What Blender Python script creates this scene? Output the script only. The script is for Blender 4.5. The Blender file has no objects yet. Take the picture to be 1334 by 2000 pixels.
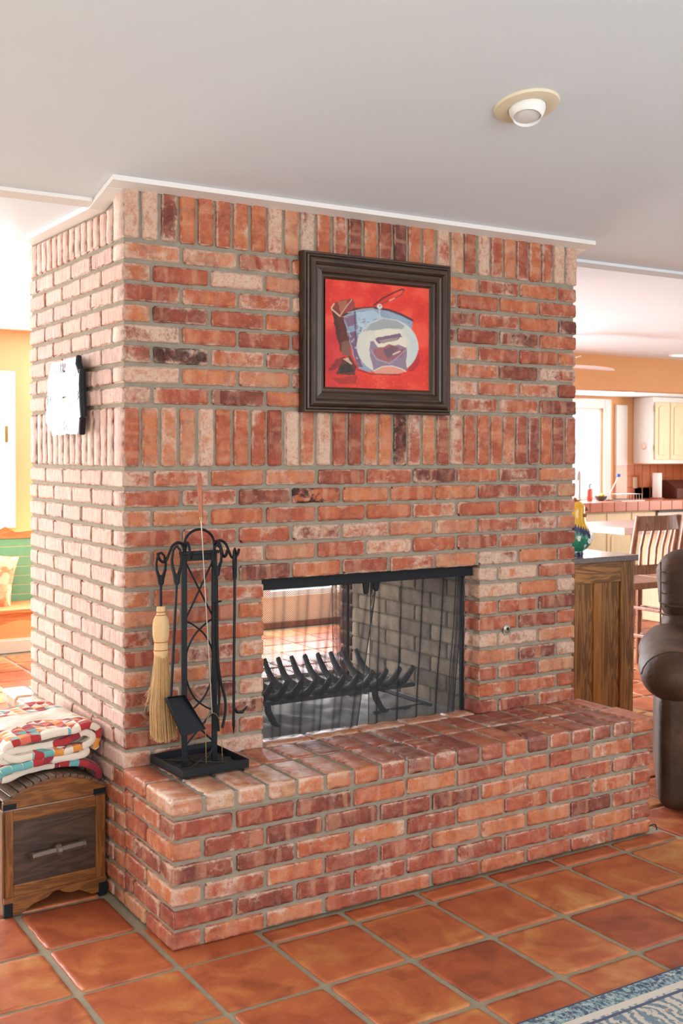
import bpy, bmesh, math, random
import numpy as np
from mathutils import Vector, Matrix, noise
random.seed(7)
C = bpy.context.scene.collection
SC = bpy.context.scene

# ------------------------------------------------------------------ camera
CAM = Vector((-1.34306, -3.53631, 1.51846)); YAW, PIT, ROL = 0.55562, -0.01723, 0.00135
FPX, PV = 2182.66, 923.0
def cam_basis():
    cy, sy, cp, sp = math.cos(YAW), math.sin(YAW), math.cos(PIT), math.sin(PIT)
    f = Vector((sy*cp, cy*cp, sp)); r = Vector((cy, -sy, 0)); u = r.cross(f)
    c, s = math.cos(ROL), math.sin(ROL)
    return c*r+s*u, -s*r+c*u, f
RX, UX, FX = cam_basis()
cd = bpy.data.cameras.new('camera'); cam = bpy.data.objects.new('camera', cd); C.objects.link(cam)
cam.matrix_world = Matrix(((RX.x, UX.x, -FX.x, CAM.x), (RX.y, UX.y, -FX.y, CAM.y), (RX.z, UX.z, -FX.z, CAM.z), (0, 0, 0, 1)))
cd.sensor_fit = 'HORIZONTAL'; cd.sensor_width = 36; cd.lens = FPX/1334*36
cd.shift_y = -(1000-PV)/1334; cd.clip_end = 60; cd.clip_start = .05
cd.dof.use_dof = True; cd.dof.focus_distance = 3.9; cd.dof.aperture_fstop = 11
SC.camera = cam
SC.view_settings.view_transform = 'Standard'; SC.view_settings.look = 'None'
SC.view_settings.gamma = 1; SC.view_settings.use_curve_mapping = False
SC.view_settings.exposure = 0.12
SC.cycles.use_denoising = True
SC.cycles.max_bounces = 7; SC.cycles.diffuse_bounces = 4; SC.cycles.glossy_bounces = 3
SC.cycles.transmission_bounces = 4; SC.cycles.transparent_max_bounces = 8
SC.cycles.sample_clamp_indirect = 6
SC.cycles.caustics_reflective = False; SC.cycles.caustics_refractive = False
w = bpy.data.worlds.new('world'); SC.world = w; w.use_nodes = True
w.node_tree.nodes['Background'].inputs[0].default_value = (.85, .93, 1, 1)
w.node_tree.nodes['Background'].inputs[1].default_value = 1.2

def area(name, loc, direction, sx, sy, L, col=(1, 1, 1)):
    """daylight of a window, or an added fill lamp: L is the radiance of the pane"""
    l = bpy.data.lights.new(name, 'AREA'); l.shape = 'RECTANGLE'; l.size = sx; l.size_y = sy
    l.energy = L*math.pi*sx*sy; l.color = col
    o = bpy.data.objects.new(name, l); C.objects.link(o); o.location = loc
    o.rotation_euler = Vector(direction).to_track_quat('-Z', 'Z').to_euler()
    return o
area('daylight_left_windows', (-4.42, 2.3, 1.5), (1, 0, 0), 4.6, 1.9, 5.5, (.93, .96, 1))
area('daylight_left_front_window', (-4.42, -3.6, 1.5), (1, 0.1, 0), 2.2, 1.8, 2.5, (.86, .94, 1))
area('daylight_behind_windows', (.6, -5.9, 1.8), (0, 1, 0), 5.5, 2.2, 4.5, (.84, .92, 1))
area('daylight_right_window', (6.6, -3.2, 1.5), (-1, .15, 0), 2.2, 1.8, 2.5, (.86, .93, 1))
area('daylight_bench_window', (.5, 5.12, 1.5), (0, -1, 0), .92, 1.1, 9, (.96, .98, 1))
area('daylight_glazed_door', (3.55, 5.12, 1.15), (0, -1, 0), .72, 1.76, 20, (.93, .95, 1))
area('added_fill_far_left', (-2.2, 4.93, 1.3), (0, -1, 0), 3.2, 1.9, 13, (.93, .96, 1))  # added fill lamp out of view, whitens the left ceiling and floor
area('added_fill_far_right', (2.1, 4.93, 1.3), (0, -1, 0), 1.6, 1.9, 32, (.93, .96, 1))  # added fill lamp hidden by the chimney, brightens the rooms beyond
area('daylight_kitchen_window', (8.9, 7.36, 1.53), (0, -1, 0), 1.02, 1.24, 7, (1, 1, 1))
area('daylight_kitchen_side_window', (11.3, 5.0, 1.5), (-1, 0, 0), 1.6, 1.4, 9, (1, .98, .94))
area('daylight_dining_window', (9.6, 1.2, 1.4), (-1, .2, 0), 2.4, 1.8, 6, (.96, .98, 1))

# ------------------------------------------------------------------ helpers
def ray(u, v): return FX + (u-667)/FPX*RX - (v-PV)/FPX*UX
def on(ax, val, u, v):
    """point where the sight line of a photo pixel meets the real plane axis=val"""
    d = ray(u, v); t = (val-CAM[ax])/d[ax]; return CAM + t*d
def px_of(p):
    d = Vector(p)-CAM; z = d.dot(FX)
    return (667+FPX*d.dot(RX)/z, PV-FPX*d.dot(UX)/z) if z > .1 else (-9e3, -9e3)

class NT:
    def __init__(s, name):
        s.m = bpy.data.materials.new(name); s.m.use_nodes = True; s.t = s.m.node_tree
        s.b = s.t.nodes['Principled BSDF']
    def n(s, typ, ins=None, **props):
        nd = s.t.nodes.new('ShaderNode'+typ)
        for k, v in props.items(): setattr(nd, k, v)
        for k, v in (ins or {}).items(): s.set(nd.inputs[k], v)
        return nd
    def set(s, sock, v):
        if isinstance(v, bpy.types.NodeSocket): s.t.links.new(v, sock)
        elif isinstance(v, bpy.types.Node): s.t.links.new(v.outputs[0], sock)
        else:
            if sock.type == 'RGBA' and len(v) == 3: v = (*v, 1)
            sock.default_value = v
    def math(s, op, a, b=0.0, c=None, clamp=False):
        nd = s.n('Math', {0: a, 1: b}, operation=op, use_clamp=clamp)
        if c is not None: s.set(nd.inputs[2], c)
        return nd.outputs[0]
    def mix(s, f, a, b, mode='MIX'):
        nd = s.n('Mix', data_type='RGBA', blend_type=mode, clamp_factor=True)
        s.set(nd.inputs[0], f); s.set(nd.inputs[6], a); s.set(nd.inputs[7], b); return nd.outputs[2]
    def ramp(s, f, stops, interp='LINEAR'):
        nd = s.n('ValToRGB'); nd.color_ramp.interpolation = interp; e = nd.color_ramp.elements
        while len(e) < len(stops): e.new(.5)
        for i, (p, c) in enumerate(stops):
            e[i].position = p; e[i].color = (*c, 1) if hasattr(c, '__len__') else (c, c, c, 1)
        s.set(nd.inputs[0], f); return nd.outputs[0]
    def step(s, f, a, b): return s.n('MapRange', {0: f, 1: a, 2: b, 3: 0.0, 4: 1.0}, clamp=True).outputs[0]
    def noise(s, vec, scale, detail=3, rough=.5, dist=0.0):
        nd = s.n('TexNoise', {'Scale': scale, 'Detail': detail, 'Roughness': rough, 'Distortion': dist})
        if vec is not None: s.set(nd.inputs['Vector'], vec)
        return nd.outputs['Fac']
    def vscale(s, vec, xyz, add=None):
        nd = s.n('VectorMath', {0: vec, 1: xyz}, operation='MULTIPLY')
        if add is None: return nd.outputs[0]
        return s.n('VectorMath', {0: nd.outputs[0], 1: add}, operation='ADD').outputs[0]
    def obj(s): return s.n('TexCoord').outputs['Object']
    def bump(s, h, strength=.3, dist=.002):
        nd = s.n('Bump', {'Strength': strength, 'Distance': dist, 'Height': h}); s.set(s.b.inputs['Normal'], nd.outputs[0])
    def out(s, **kw):
        names = dict(col='Base Color', rough='Roughness', metal='Metallic', spec='Specular IOR Level', coat='Coat Weight', coatr='Coat Roughness', sheen='Sheen Weight', ec='Emission Color', es='Emission Strength', trans='Transmission Weight', alpha='Alpha')
        for k, v in kw.items(): s.set(s.b.inputs[names[k]], v)
        return s.m

def srgb(r, g, b):
    f = lambda c: (c/255/12.92) if c/255 <= .04045 else ((c/255+.055)/1.055)**2.4
    return (f(r), f(g), f(b))
def plain(name, col, rough=.6, metal=0.0, var=.12, scale=25, bump=.1, **kw):
    t = NT(name); o = t.obj(); n = t.noise(o, scale, 4)
    t.bump(t.noise(o, scale*8, 3), bump, .001)
    return t.out(col=t.mix(n, tuple(c*(1-var) for c in col), tuple(min(1, c*(1+var)) for c in col)), rough=rough, metal=metal, **kw)

def m_brick(hz=0.0):
    t = NT('old_brick'); oi = t.n('ObjectInfo'); sep = t.n('SeparateColor', {0: oi.outputs['Color']})
    r, g, b = sep.outputs[0], sep.outputs[1], sep.outputs[2]
    off = t.n('CombineXYZ', {0: t.math('MULTIPLY', b, 37.0), 1: t.math('MULTIPLY', b, 91.0), 2: t.math('MULTIPLY', b, 17.0)}).outputs[0]
    tc = t.obj(); v = t.n('VectorMath', {0: tc, 1: off}, operation='ADD').outputs[0]
    stops = [(0, srgb(98, 54, 50)), (.2, srgb(136, 68, 56)), (.42, srgb(168, 84, 62)), (.62, srgb(188, 102, 70)), (.78, srgb(204, 124, 80)), (.9, srgb(194, 130, 104)), (1, srgb(200, 150, 112))]
    n1 = t.noise(v, 16, 4, .6, .3)
    rr = t.math('ADD', r, t.math('MULTIPLY', t.math('SUBTRACT', n1, .5), .75), clamp=True)
    col = t.ramp(rr, stops)
    bandv = t.vscale(v, (26, 3, 4))
    bn = t.noise(bandv, 1.0, 1, .4)
    col = t.mix(t.math('MULTIPLY', t.step(bn, .56, .64), .38), col, srgb(214, 160, 128))
    col = t.mix(t.math('MULTIPLY', t.step(bn, .42, .34), .3), col, srgb(140, 76, 64))
    edge = t.n('Attribute', attribute_name='edge').outputs['Fac']
    n2 = t.noise(v, 30, 6, .65, .6); n3 = t.noise(v, 9, 3, .5, .5)
    n4 = t.noise(v, 95, 5, .7); wf = t.math('ADD', t.math('MULTIPLY', n2, .6), t.math('ADD', t.math('MULTIPLY', n3, .75), t.math('MULTIPLY', n4, .18)))
    wf = t.math('ADD', wf, t.math('MULTIPLY', edge, .25)); wf = t.math('ADD', wf, t.math('MULTIPLY', g, .31))
    white = t.step(wf, .93, 1.11)
    wcol = t.mix(t.noise(v, 60, 3), srgb(230, 206, 186), srgb(206, 170, 148))
    # dragged, paler texture of the cut sides that face the left room
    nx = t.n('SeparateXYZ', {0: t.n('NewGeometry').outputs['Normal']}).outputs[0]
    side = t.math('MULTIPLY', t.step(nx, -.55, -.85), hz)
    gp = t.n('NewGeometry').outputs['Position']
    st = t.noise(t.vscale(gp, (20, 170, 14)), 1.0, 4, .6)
    side_pale = t.math('MULTIPLY', side, t.math('ADD', .38, t.math('MULTIPLY', t.step(st, .62, .42), .42)))
    pale = t.math('MULTIPLY', t.step(t.noise(v, 22, 5, .65, .4), .45, .66), .34)
    col = t.mix(pale, col, srgb(208, 158, 134))
    deep = t.math('MULTIPLY', t.step(t.noise(t.vscale(v, (1, 1, 1), (5, 3, 9)), 26, 5, .7), .5, .72), .55)
    col = t.mix(deep, col, srgb(140, 72, 54))
    col = t.mix(t.math('MULTIPLY', t.math('MULTIPLY', white, .86), t.step(t.noise(v, 70, 6, .75), .26, .5)), col, wcol)
    col = t.mix(side_pale, col, srgb(230, 208, 200))
    burn = t.math('SUBTRACT', 1.0, oi.outputs['Alpha'])
    bf = t.math('MULTIPLY', burn, t.step(t.noise(v, 14, 4, .6, 1.0), .46, .56))
    col = t.mix(bf, col, srgb(50, 32, 32))
    sp = t.noise(v, 420, 3, .7)
    col = t.mix(t.math('MULTIPLY', t.step(sp, .52, .75), .22), col, srgb(228, 190, 165))
    col = t.mix(t.math('MULTIPLY', t.step(sp, .46, .25), .32), col, srgb(96, 48, 38))
    col = t.mix(t.math('MULTIPLY', t.step(n4, .42, .3), .4), col, srgb(110, 56, 44))
    h = t.math('ADD', t.math('MULTIPLY', n2, 1.2), t.math('MULTIPLY', sp, .35))
    h = t.math('ADD', h, t.math('MULTIPLY', t.math('MULTIPLY', st, side), .8))
    t.bump(h, .75, .003)
    return t.out(col=col, rough=t.math('SUBTRACT', .88, t.math('MULTIPLY', r, .05)), spec=.35)
def m_hearthbrick(base):
    """the same clay, sealed and worn on the hearth top"""
    m = base.copy(); m.name = 'sealed_hearth_brick'; b = m.node_tree.nodes['Principled BSDF']
    for l in list(b.inputs['Roughness'].links): m.node_tree.links.remove(l)
    b.inputs['Roughness'].default_value = .42; b.inputs['Specular IOR Level'].default_value = .6; [setattr(n.inputs['Strength'], 'default_value', .35) for n in m.node_tree.nodes if n.type == 'BUMP']
    return m
def m_mortar():
    t = NT('grey_mortar'); o = t.obj()
    c = t.mix(t.noise(o, 30, 5, .6), srgb(134, 127, 114), srgb(168, 160, 144))
    t.bump(t.noise(o, 260, 4, .6), .6, .002); return t.out(col=c, rough=.95, spec=.2)
def m_firebrick():
    t = NT('sooty_firebrick'); oi = t.n('ObjectInfo'); o = t.obj()
    sep = t.n('SeparateColor', {0: oi.outputs['Color']})
    v = t.vscale(o, (1, 1, 1), t.n('CombineXYZ', {0: t.math('MULTIPLY', sep.outputs[2], 31.0)}).outputs[0])
    c = t.ramp(sep.outputs[0], [(0, srgb(146, 134, 122)), (.5, srgb(184, 172, 156)), (1, srgb(206, 190, 168))])
    c = t.mix(t.math('MULTIPLY', t.step(t.noise(v, 14, 4), .45, .75), .6), c, srgb(104, 96, 92))
    t.bump(t.noise(v, 120, 4), .4, .001); return t.out(col=c, rough=.95)
def m_tile():
    t = NT('saltillo_tile'); oi = t.n('ObjectInfo'); sep = t.n('SeparateColor', {0: oi.outputs['Color']})
    v = t.vscale(t.obj(), (1, 1, 1), t.n('CombineXYZ', {0: t.math('MULTIPLY', sep.outputs[2], 43.0), 1: t.math('MULTIPLY', sep.outputs[2], 17.0)}).outputs[0])
    n1 = t.noise(v, 5.5, 4, .55, .9)
    f = t.math('ADD', sep.outputs[0], t.math('MULTIPLY', t.math('SUBTRACT', n1, .5), 1.5), clamp=True)
    c = t.ramp(f, [(0, srgb(136, 66, 42)), (.3, srgb(168, 84, 52)), (.55, srgb(186, 102, 60)), (.8, srgb(200, 134, 78)), (1, srgb(212, 156, 98))])
    edge = t.n('Attribute', attribute_name='edge').outputs['Fac']
    c = t.mix(t.math('MULTIPLY', t.math('MULTIPLY', edge, .35), t.step(t.noise(v, 11, 3), .4, .6)), c, srgb(206, 130, 96))
    n2 = t.noise(v, 60, 5, .6)
    c = t.mix(t.math('MULTIPLY', t.step(n2, .55, .75), .45), c, srgb(146, 80, 48))
    c = t.mix(t.math('MULTIPLY', t.step(t.noise(v, 260, 3, .6), .5, .7), .25), c, srgb(214, 140, 96))
    blot = t.step(t.noise(t.vscale(v, (1, 1, 1), (3, 8, 1)), 6.5, 4, .6, .6), .58, .72)
    c = t.mix(t.math('MULTIPLY', blot, .6), c, srgb(128, 62, 38))
    t.bump(t.math('ADD', t.noise(v, 7, 2), t.math('MULTIPLY', n2, .12)), .2, .003)
    return t.out(col=c, rough=t.ramp(t.noise(v, 20, 3), [(.3, .36), (.7, .5)]), coat=.0, spec=.45)
def m_wood(name, c1, c2, scale=6, axis=0, rough=.45, figure=1.0, coat=.1):
    t = NT(name); o = t.obj(); s = [scale*3]*3; s[axis] = scale*.28
    v = t.vscale(o, tuple(s))
    n1 = t.noise(v, 1.0, 3, .5, 1.2*figure)
    rings = t.math('SINE', t.math('MULTIPLY', n1, 38.0)); rings = t.step(rings, -.6, 1.0)
    s2 = [scale*60]*3; s2[axis] = scale*2.5
    fine = t.noise(t.vscale(o, tuple(s2)), 1.0, 3, .6)
    f = t.math('ADD', t.math('MULTIPLY', rings, .6), t.math('MULTIPLY', fine, .5), clamp=True)
    t.bump(fine, .2, .001)
    return t.out(col=t.mix(f, c1, c2), rough=rough, coat=coat, coatr=.3)

M = {}
M['brick'] = m_brick(); M['pale_side_brick'] = m_brick(1.0); M['pale_side_brick'].name = 'pale_sided_old_brick'; M['hearth_brick'] = m_hearthbrick(M['brick']); M['mortar'] = m_mortar(); M['firebrick'] = m_firebrick(); M['tile'] = m_tile()
M['grout'] = plain('floor_grout', srgb(156, 145, 122), .9, var=.2, scale=40, bump=.5)
M['ceiling'] = plain('matte_white_ceiling_paint', srgb(230, 235, 242), .9, var=.012, scale=3, bump=.25)
M['trim'] = plain('white_trim_paint', srgb(240, 236, 232), .45, var=.01)
M['white'] = plain('white_enamel', srgb(244, 244, 242), .4, var=.01)
M['orange_wall'] = plain('apricot_wall_paint', srgb(232, 172, 120), .85, var=.03, scale=3)
M['room_wall'] = plain('cream_wall_paint', srgb(232, 214, 190), .85, var=.03, scale=3)
M['iron'] = plain('black_iron', srgb(22, 27, 33), .5, .0, var=.3, scale=60, bump=.3, spec=.3)
M['matte_black'] = plain('matte_black_metal', srgb(20, 24, 30), .6, .0, var=.2, spec=.3)
M['cast'] = plain('ashy_cast_iron', srgb(98, 99, 102), .8, .1, var=.35, scale=30, bump=.5)
M['wire'] = plain('screen_wire', srgb(78, 80, 86), .4, .5, var=.1)
M['steel'] = plain('bright_steel_rod', srgb(172, 160, 150), .42, .8, var=.1)
M['brass'] = plain('brass_wire', srgb(176, 150, 96), .3, .9, var=.1)
M['ash'] = plain('pale_ash', srgb(206, 208, 206), .95, var=.25, scale=18, bump=.6)
M['soot'] = plain('soot', srgb(60, 56, 54), .95, var=.3)
M['framewood'] = m_wood('dark_walnut_frame', srgb(42, 29, 22), srgb(74, 53, 39), 8, 0, .38, .4, .15)
M['chest_light'] = m_wood('worn_oak_border', srgb(94, 56, 26), srgb(150, 96, 44), 7, 0, .5)
M['chest_light_v'] = m_wood('worn_oak_stile', srgb(94, 56, 26), srgb(156, 98, 44), 7, 2, .5)
M['chest_dark'] = m_wood('smoked_chest_panel', srgb(50, 36, 32), srgb(88, 68, 56), 6, 0, .45, .6)
M['slat_dark'] = m_wood('greyed_lid_slat', srgb(74, 56, 46), srgb(120, 98, 82), 6, 1, .28, .5, .3)
M['oak'] = m_wood('stained_oak', srgb(96, 58, 26), srgb(206, 148, 80), 3.4, 0, .42, 1.6)
M['oak_v'] = m_wood('stained_oak_upright', srgb(88, 54, 25), srgb(196, 140, 74), 3.4, 2, .42, 1.6)
M['oak_plain'] = m_wood('honey_oak_strip', srgb(176, 116, 50), srgb(206, 146, 72), 6, 2, .42, .3)
M['handlewood'] = m_wood('red_brown_handle', srgb(150, 78, 48), srgb(196, 116, 78), 20, 2, .4, .3)
M['chairwood'] = m_wood('cherry_stool_wood', srgb(104, 62, 42), srgb(164, 108, 76), 8, 2, .35, .5, .3)
M['pine'] = m_wood('orange_pine', srgb(196, 112, 58), srgb(226, 148, 88), 6, 0, .5, .6)
M['green'] = plain('sage_green_paint', srgb(120, 184, 140), .6, var=.15, scale=15)
M['straw'] = plain('broom_straw', srgb(212, 174, 126), .75, var=.2, scale=90)
M['straw_top'] = plain('plaited_straw', srgb(226, 188, 136), .7, var=.15, scale=60)
M['red'] = plain('red_twine', srgb(176, 60, 40), .7)
M['tabletop'] = plain('pale_counter_slab', srgb(236, 206, 196), .4, var=.05)
M['cream_cab'] = m_wood('cream_pickled_wood', srgb(236, 212, 172), srgb(244, 226, 192), 4, 2, .5, .6)
M['terracotta'] = plain('terracotta_backsplash', srgb(196, 110, 68), .4, var=.2, scale=6)
M['counter'] = plain('terracotta_counter_tile', srgb(196, 118, 92), .3, var=.15, scale=8)
M['black'] = plain('black_plastic', srgb(24, 24, 26), .4)
M['outlet'] = plain('ivory_plastic', srgb(230, 214, 190), .5)
M['glasslike'] = plain('window_frame_vinyl', srgb(246, 246, 246), .4, var=.01)
M['lens'] = plain('frosted_lamp_lens', srgb(226, 222, 220), .35, var=.05)
M['lampring'] = plain('ivory_lamp_ring', srgb(232, 218, 190), .5, var=.02)
def m_emit(name, col, s):
    t = NT(name); return t.out(col=(0, 0, 0), ec=col, es=s)
M['lamp_on'] = m_emit('lit_ceiling_lamp', (1, .97, .92), 3)
def m_leather():
    t = NT('brown_suede_leather'); o = t.obj(); n = t.noise(o, 5, 5, .6, .6)
    c = t.ramp(n, [(.3, srgb(56, 38, 28)), (.55, srgb(78, 54, 40)), (.8, srgb(112, 82, 58))])
    t.bump(t.math('ADD', t.noise(o, 9, 4, .6, 1.0), t.math('MULTIPLY', t.noise(o, 150, 3), .15)), .5, .012)
    return t.out(col=c, rough=.62, spec=.35)
M['leather'] = m_leather()
def m_rug():
    t = NT('woven_rug'); o = t.obj(); y = t.n('SeparateXYZ', {0: o}).outputs[1]
    v = t.vscale(o, (1, 1, 1))
    n1 = t.noise(t.vscale(o, (26, 34, 10)), 1.0, 4, .7, 1.4); n2 = t.noise(t.vscale(o, (70, 40, 10)), 1.0, 3, .7, .8)
    wave = t.n('TexWave', {'Vector': o, 'Scale': 9.0, 'Distortion': 9.0, 'Detail': 3.0, 'Detail Scale': 1.6}).outputs[1]
    field = t.mix(t.step(t.math('ADD', t.math('MULTIPLY', n1, .7), t.math('MULTIPLY', wave, .3)), .48, .58), srgb(206, 196, 182), srgb(112, 132, 142))
    field = t.mix(t.step(n2, .62, .68), field, srgb(52, 62, 92)); field = t.mix(t.step(t.noise(o, 22, 2), .66, .7), field, srgb(212, 164, 142))
    band = t.mix(t.step(n2, .44, .56), srgb(150, 176, 178), srgb(54, 74, 104)); band = t.mix(t.step(n1, .56, .64), band, srgb(196, 200, 190))
    stripe = srgb(214, 204, 190)
    c = t.mix(t.step(y, .0, .0005), field, field)
    def sel(lo, hi): return t.math('MULTIPLY', t.math('GREATER_THAN', y, lo), t.math('LESS_THAN', y, hi))
    c = t.mix(sel(-.066, 0.1), field, band); c = t.mix(sel(-.092, -.066), c, stripe); c = t.mix(sel(-.112, -.1), c, srgb(70, 84, 110))
    c = t.mix(sel(-.008, .2), c, srgb(44, 50, 84))
    t.bump(t.noise(t.vscale(o, (300, 500, 10)), 1.0, 1), .6, .002)
    return t.out(col=c, rough=.95, sheen=.1)
M['rug'] = m_rug()
def m_quilt():
    t = NT('patchwork_quilt'); uv = t.n('UVMap').outputs[0]
    s = t.vscale(uv, (29, 29, 0)); fl = t.n('VectorMath', {0: s}, operation='FLOOR').outputs[0]
    fr = t.n('SeparateXYZ', {0: t.n('VectorMath', {0: s}, operation='FRACTION').outputs[0]})
    rnd = t.n('TexWhiteNoise', {'Vector': fl}, noise_dimensions='3D')
    flip = t.math('GREATER_THAN', rnd.outputs[0], .5)
    fx = fr.outputs[0]; fy = fr.outputs[1]
    fx2 = t.math('ABSOLUTE', t.math('SUBTRACT', flip, fx))
    tri = t.math('GREATER_THAN', t.math('ADD', fx2, fy), 1.0)
    idx = t.math('FRACT', t.math('ADD', rnd.outputs[0], t.math('MULTIPLY', tri, .37)))
    big = t.noise(t.vscale(uv, (5.3, 6.5, 0)), 1.0, 0)
    cream = srgb(232, 220, 204)
    c = t.ramp(idx, [(0, srgb(178, 52, 56)), (.22, srgb(226, 150, 70)), (.38, srgb(112, 176, 178)), (.5, srgb(150, 44, 60)), (.62, cream), (.9, srgb(222, 110, 90))], 'CONSTANT')
    c = t.mix(t.step(big, .5, .505), c, cream)
    q = t.n('TexWave', {'Vector': uv, 'Scale': 24.0, 'Distortion': 3.5, 'Detail': 2.0, 'Detail Scale': 1.2}, bands_direction='Y').outputs[1]
    t.bump(t.math('ADD', t.math('MULTIPLY', q, .5), t.math('MULTIPLY', t.noise(uv, 34, 4), 1.0)), .5, .005)
    return t.out(col=c, rough=.9, sheen=.15)
M['quilt'] = m_quilt()
def m_pillow():
    t = NT('floral_tapestry'); o = t.obj()
    c = t.ramp(t.noise(o, 9, 4, .6, 1.2), [(.3, srgb(226, 204, 164)), (.48, srgb(232, 196, 150)), (.56, srgb(222, 132, 86)), (.7, srgb(150, 158, 110))])
    return t.out(col=c, rough=.95)
M['pillow'] = m_pillow()
def m_vcol(name, rough=.6, **kw):
    t = NT(name); c = t.n('Attribute', attribute_name='paint').outputs['Color']
    n = t.noise(t.obj(), 90, 4, .6); t.bump(n, .3, .0015); return t.out(col=c, rough=rough, **kw)
M['canvas'] = m_vcol('oil_paint', .55)
def m_rooster():
    t = NT('glazed_majolica'); o = t.obj(); x = t.n('SeparateXYZ', {0: o}); z = x.outputs[2]
    ang = t.math('ARCTAN2', x.outputs[1], x.outputs[0])
    saw = t.math('MULTIPLY', t.math('PINGPONG', t.math('MULTIPLY', ang, 1.0), .13), .17)
    zz = t.math('ADD', t.math('ADD', z, saw), t.math('MULTIPLY', x.outputs[0], .35))
    g = t.mix(t.noise(o, 60, 4), srgb(24, 112, 100), srgb(60, 160, 120))
    g = t.mix(t.step(t.noise(o, 26, 1), .64, .68), g, srgb(238, 232, 226))
    g = t.mix(t.math('LESS_THAN', z, .022), g, srgb(22, 30, 80))
    c = t.mix(t.math('GREATER_THAN', zz, .128), g, srgb(34, 44, 92))
    c = t.mix(t.math('GREATER_THAN', zz, .168), c, t.mix(t.noise(o, 30, 3), srgb(222, 160, 24), srgb(244, 192, 44)))
    return t.out(col=c, rough=.2, coat=.5)
M['rooster'] = m_rooster()
M['brown_glaze'] = plain('brown_glaze', srgb(150, 82, 52), .25, var=.2)
M['clock'] = plain('warped_silver_glass', srgb(170, 172, 182), .2, .35, var=.04, scale=12, bump=.0)
M['ink'] = plain('black_ink', (.01, .01, .012), .5)
M['sunlit_tile'] = plain('sunlight_tinted_tile', srgb(240, 214, 200), .5, var=.04)  # tile with its sunlight put into the pale pink colour
M['paper'] = plain('white_paper', srgb(246, 246, 246), .9, var=.01)
M['breadbox'] = plain('dark_bread_box', srgb(92, 48, 36), .4, var=.2)
M['soap'] = plain('red_soap', srgb(226, 110, 100), .3, var=.05)
M['lemon'] = plain('lemon_skin', srgb(232, 214, 110), .5)
M['bowl'] = plain('grey_bowl', srgb(108, 110, 112), .4)
M['blue'] = plain('blue_brush', srgb(70, 110, 210), .5)

def link(o): C.objects.link(o); return o
def props(o, label=None, cat=None, group=None, kind=None):
    for k, v in (('label', label), ('category', cat), ('group', group), ('kind', kind)):
        if v: o[k] = v
    return o
def empty(name, label, cat, loc=(0, 0, 0), rz=0.0, group=None, kind=None):
    o = link(bpy.data.objects.new(name, None)); o.location = loc; o.rotation_euler.z = rz; o.empty_display_size = .05
    return props(o, label, cat, group, kind)
def copy_tree(o, parent=None):
    c = o.copy(); C.objects.link(c); c.parent = parent
    for ch in list(o.children): copy_tree(ch, c)
    return c

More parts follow.
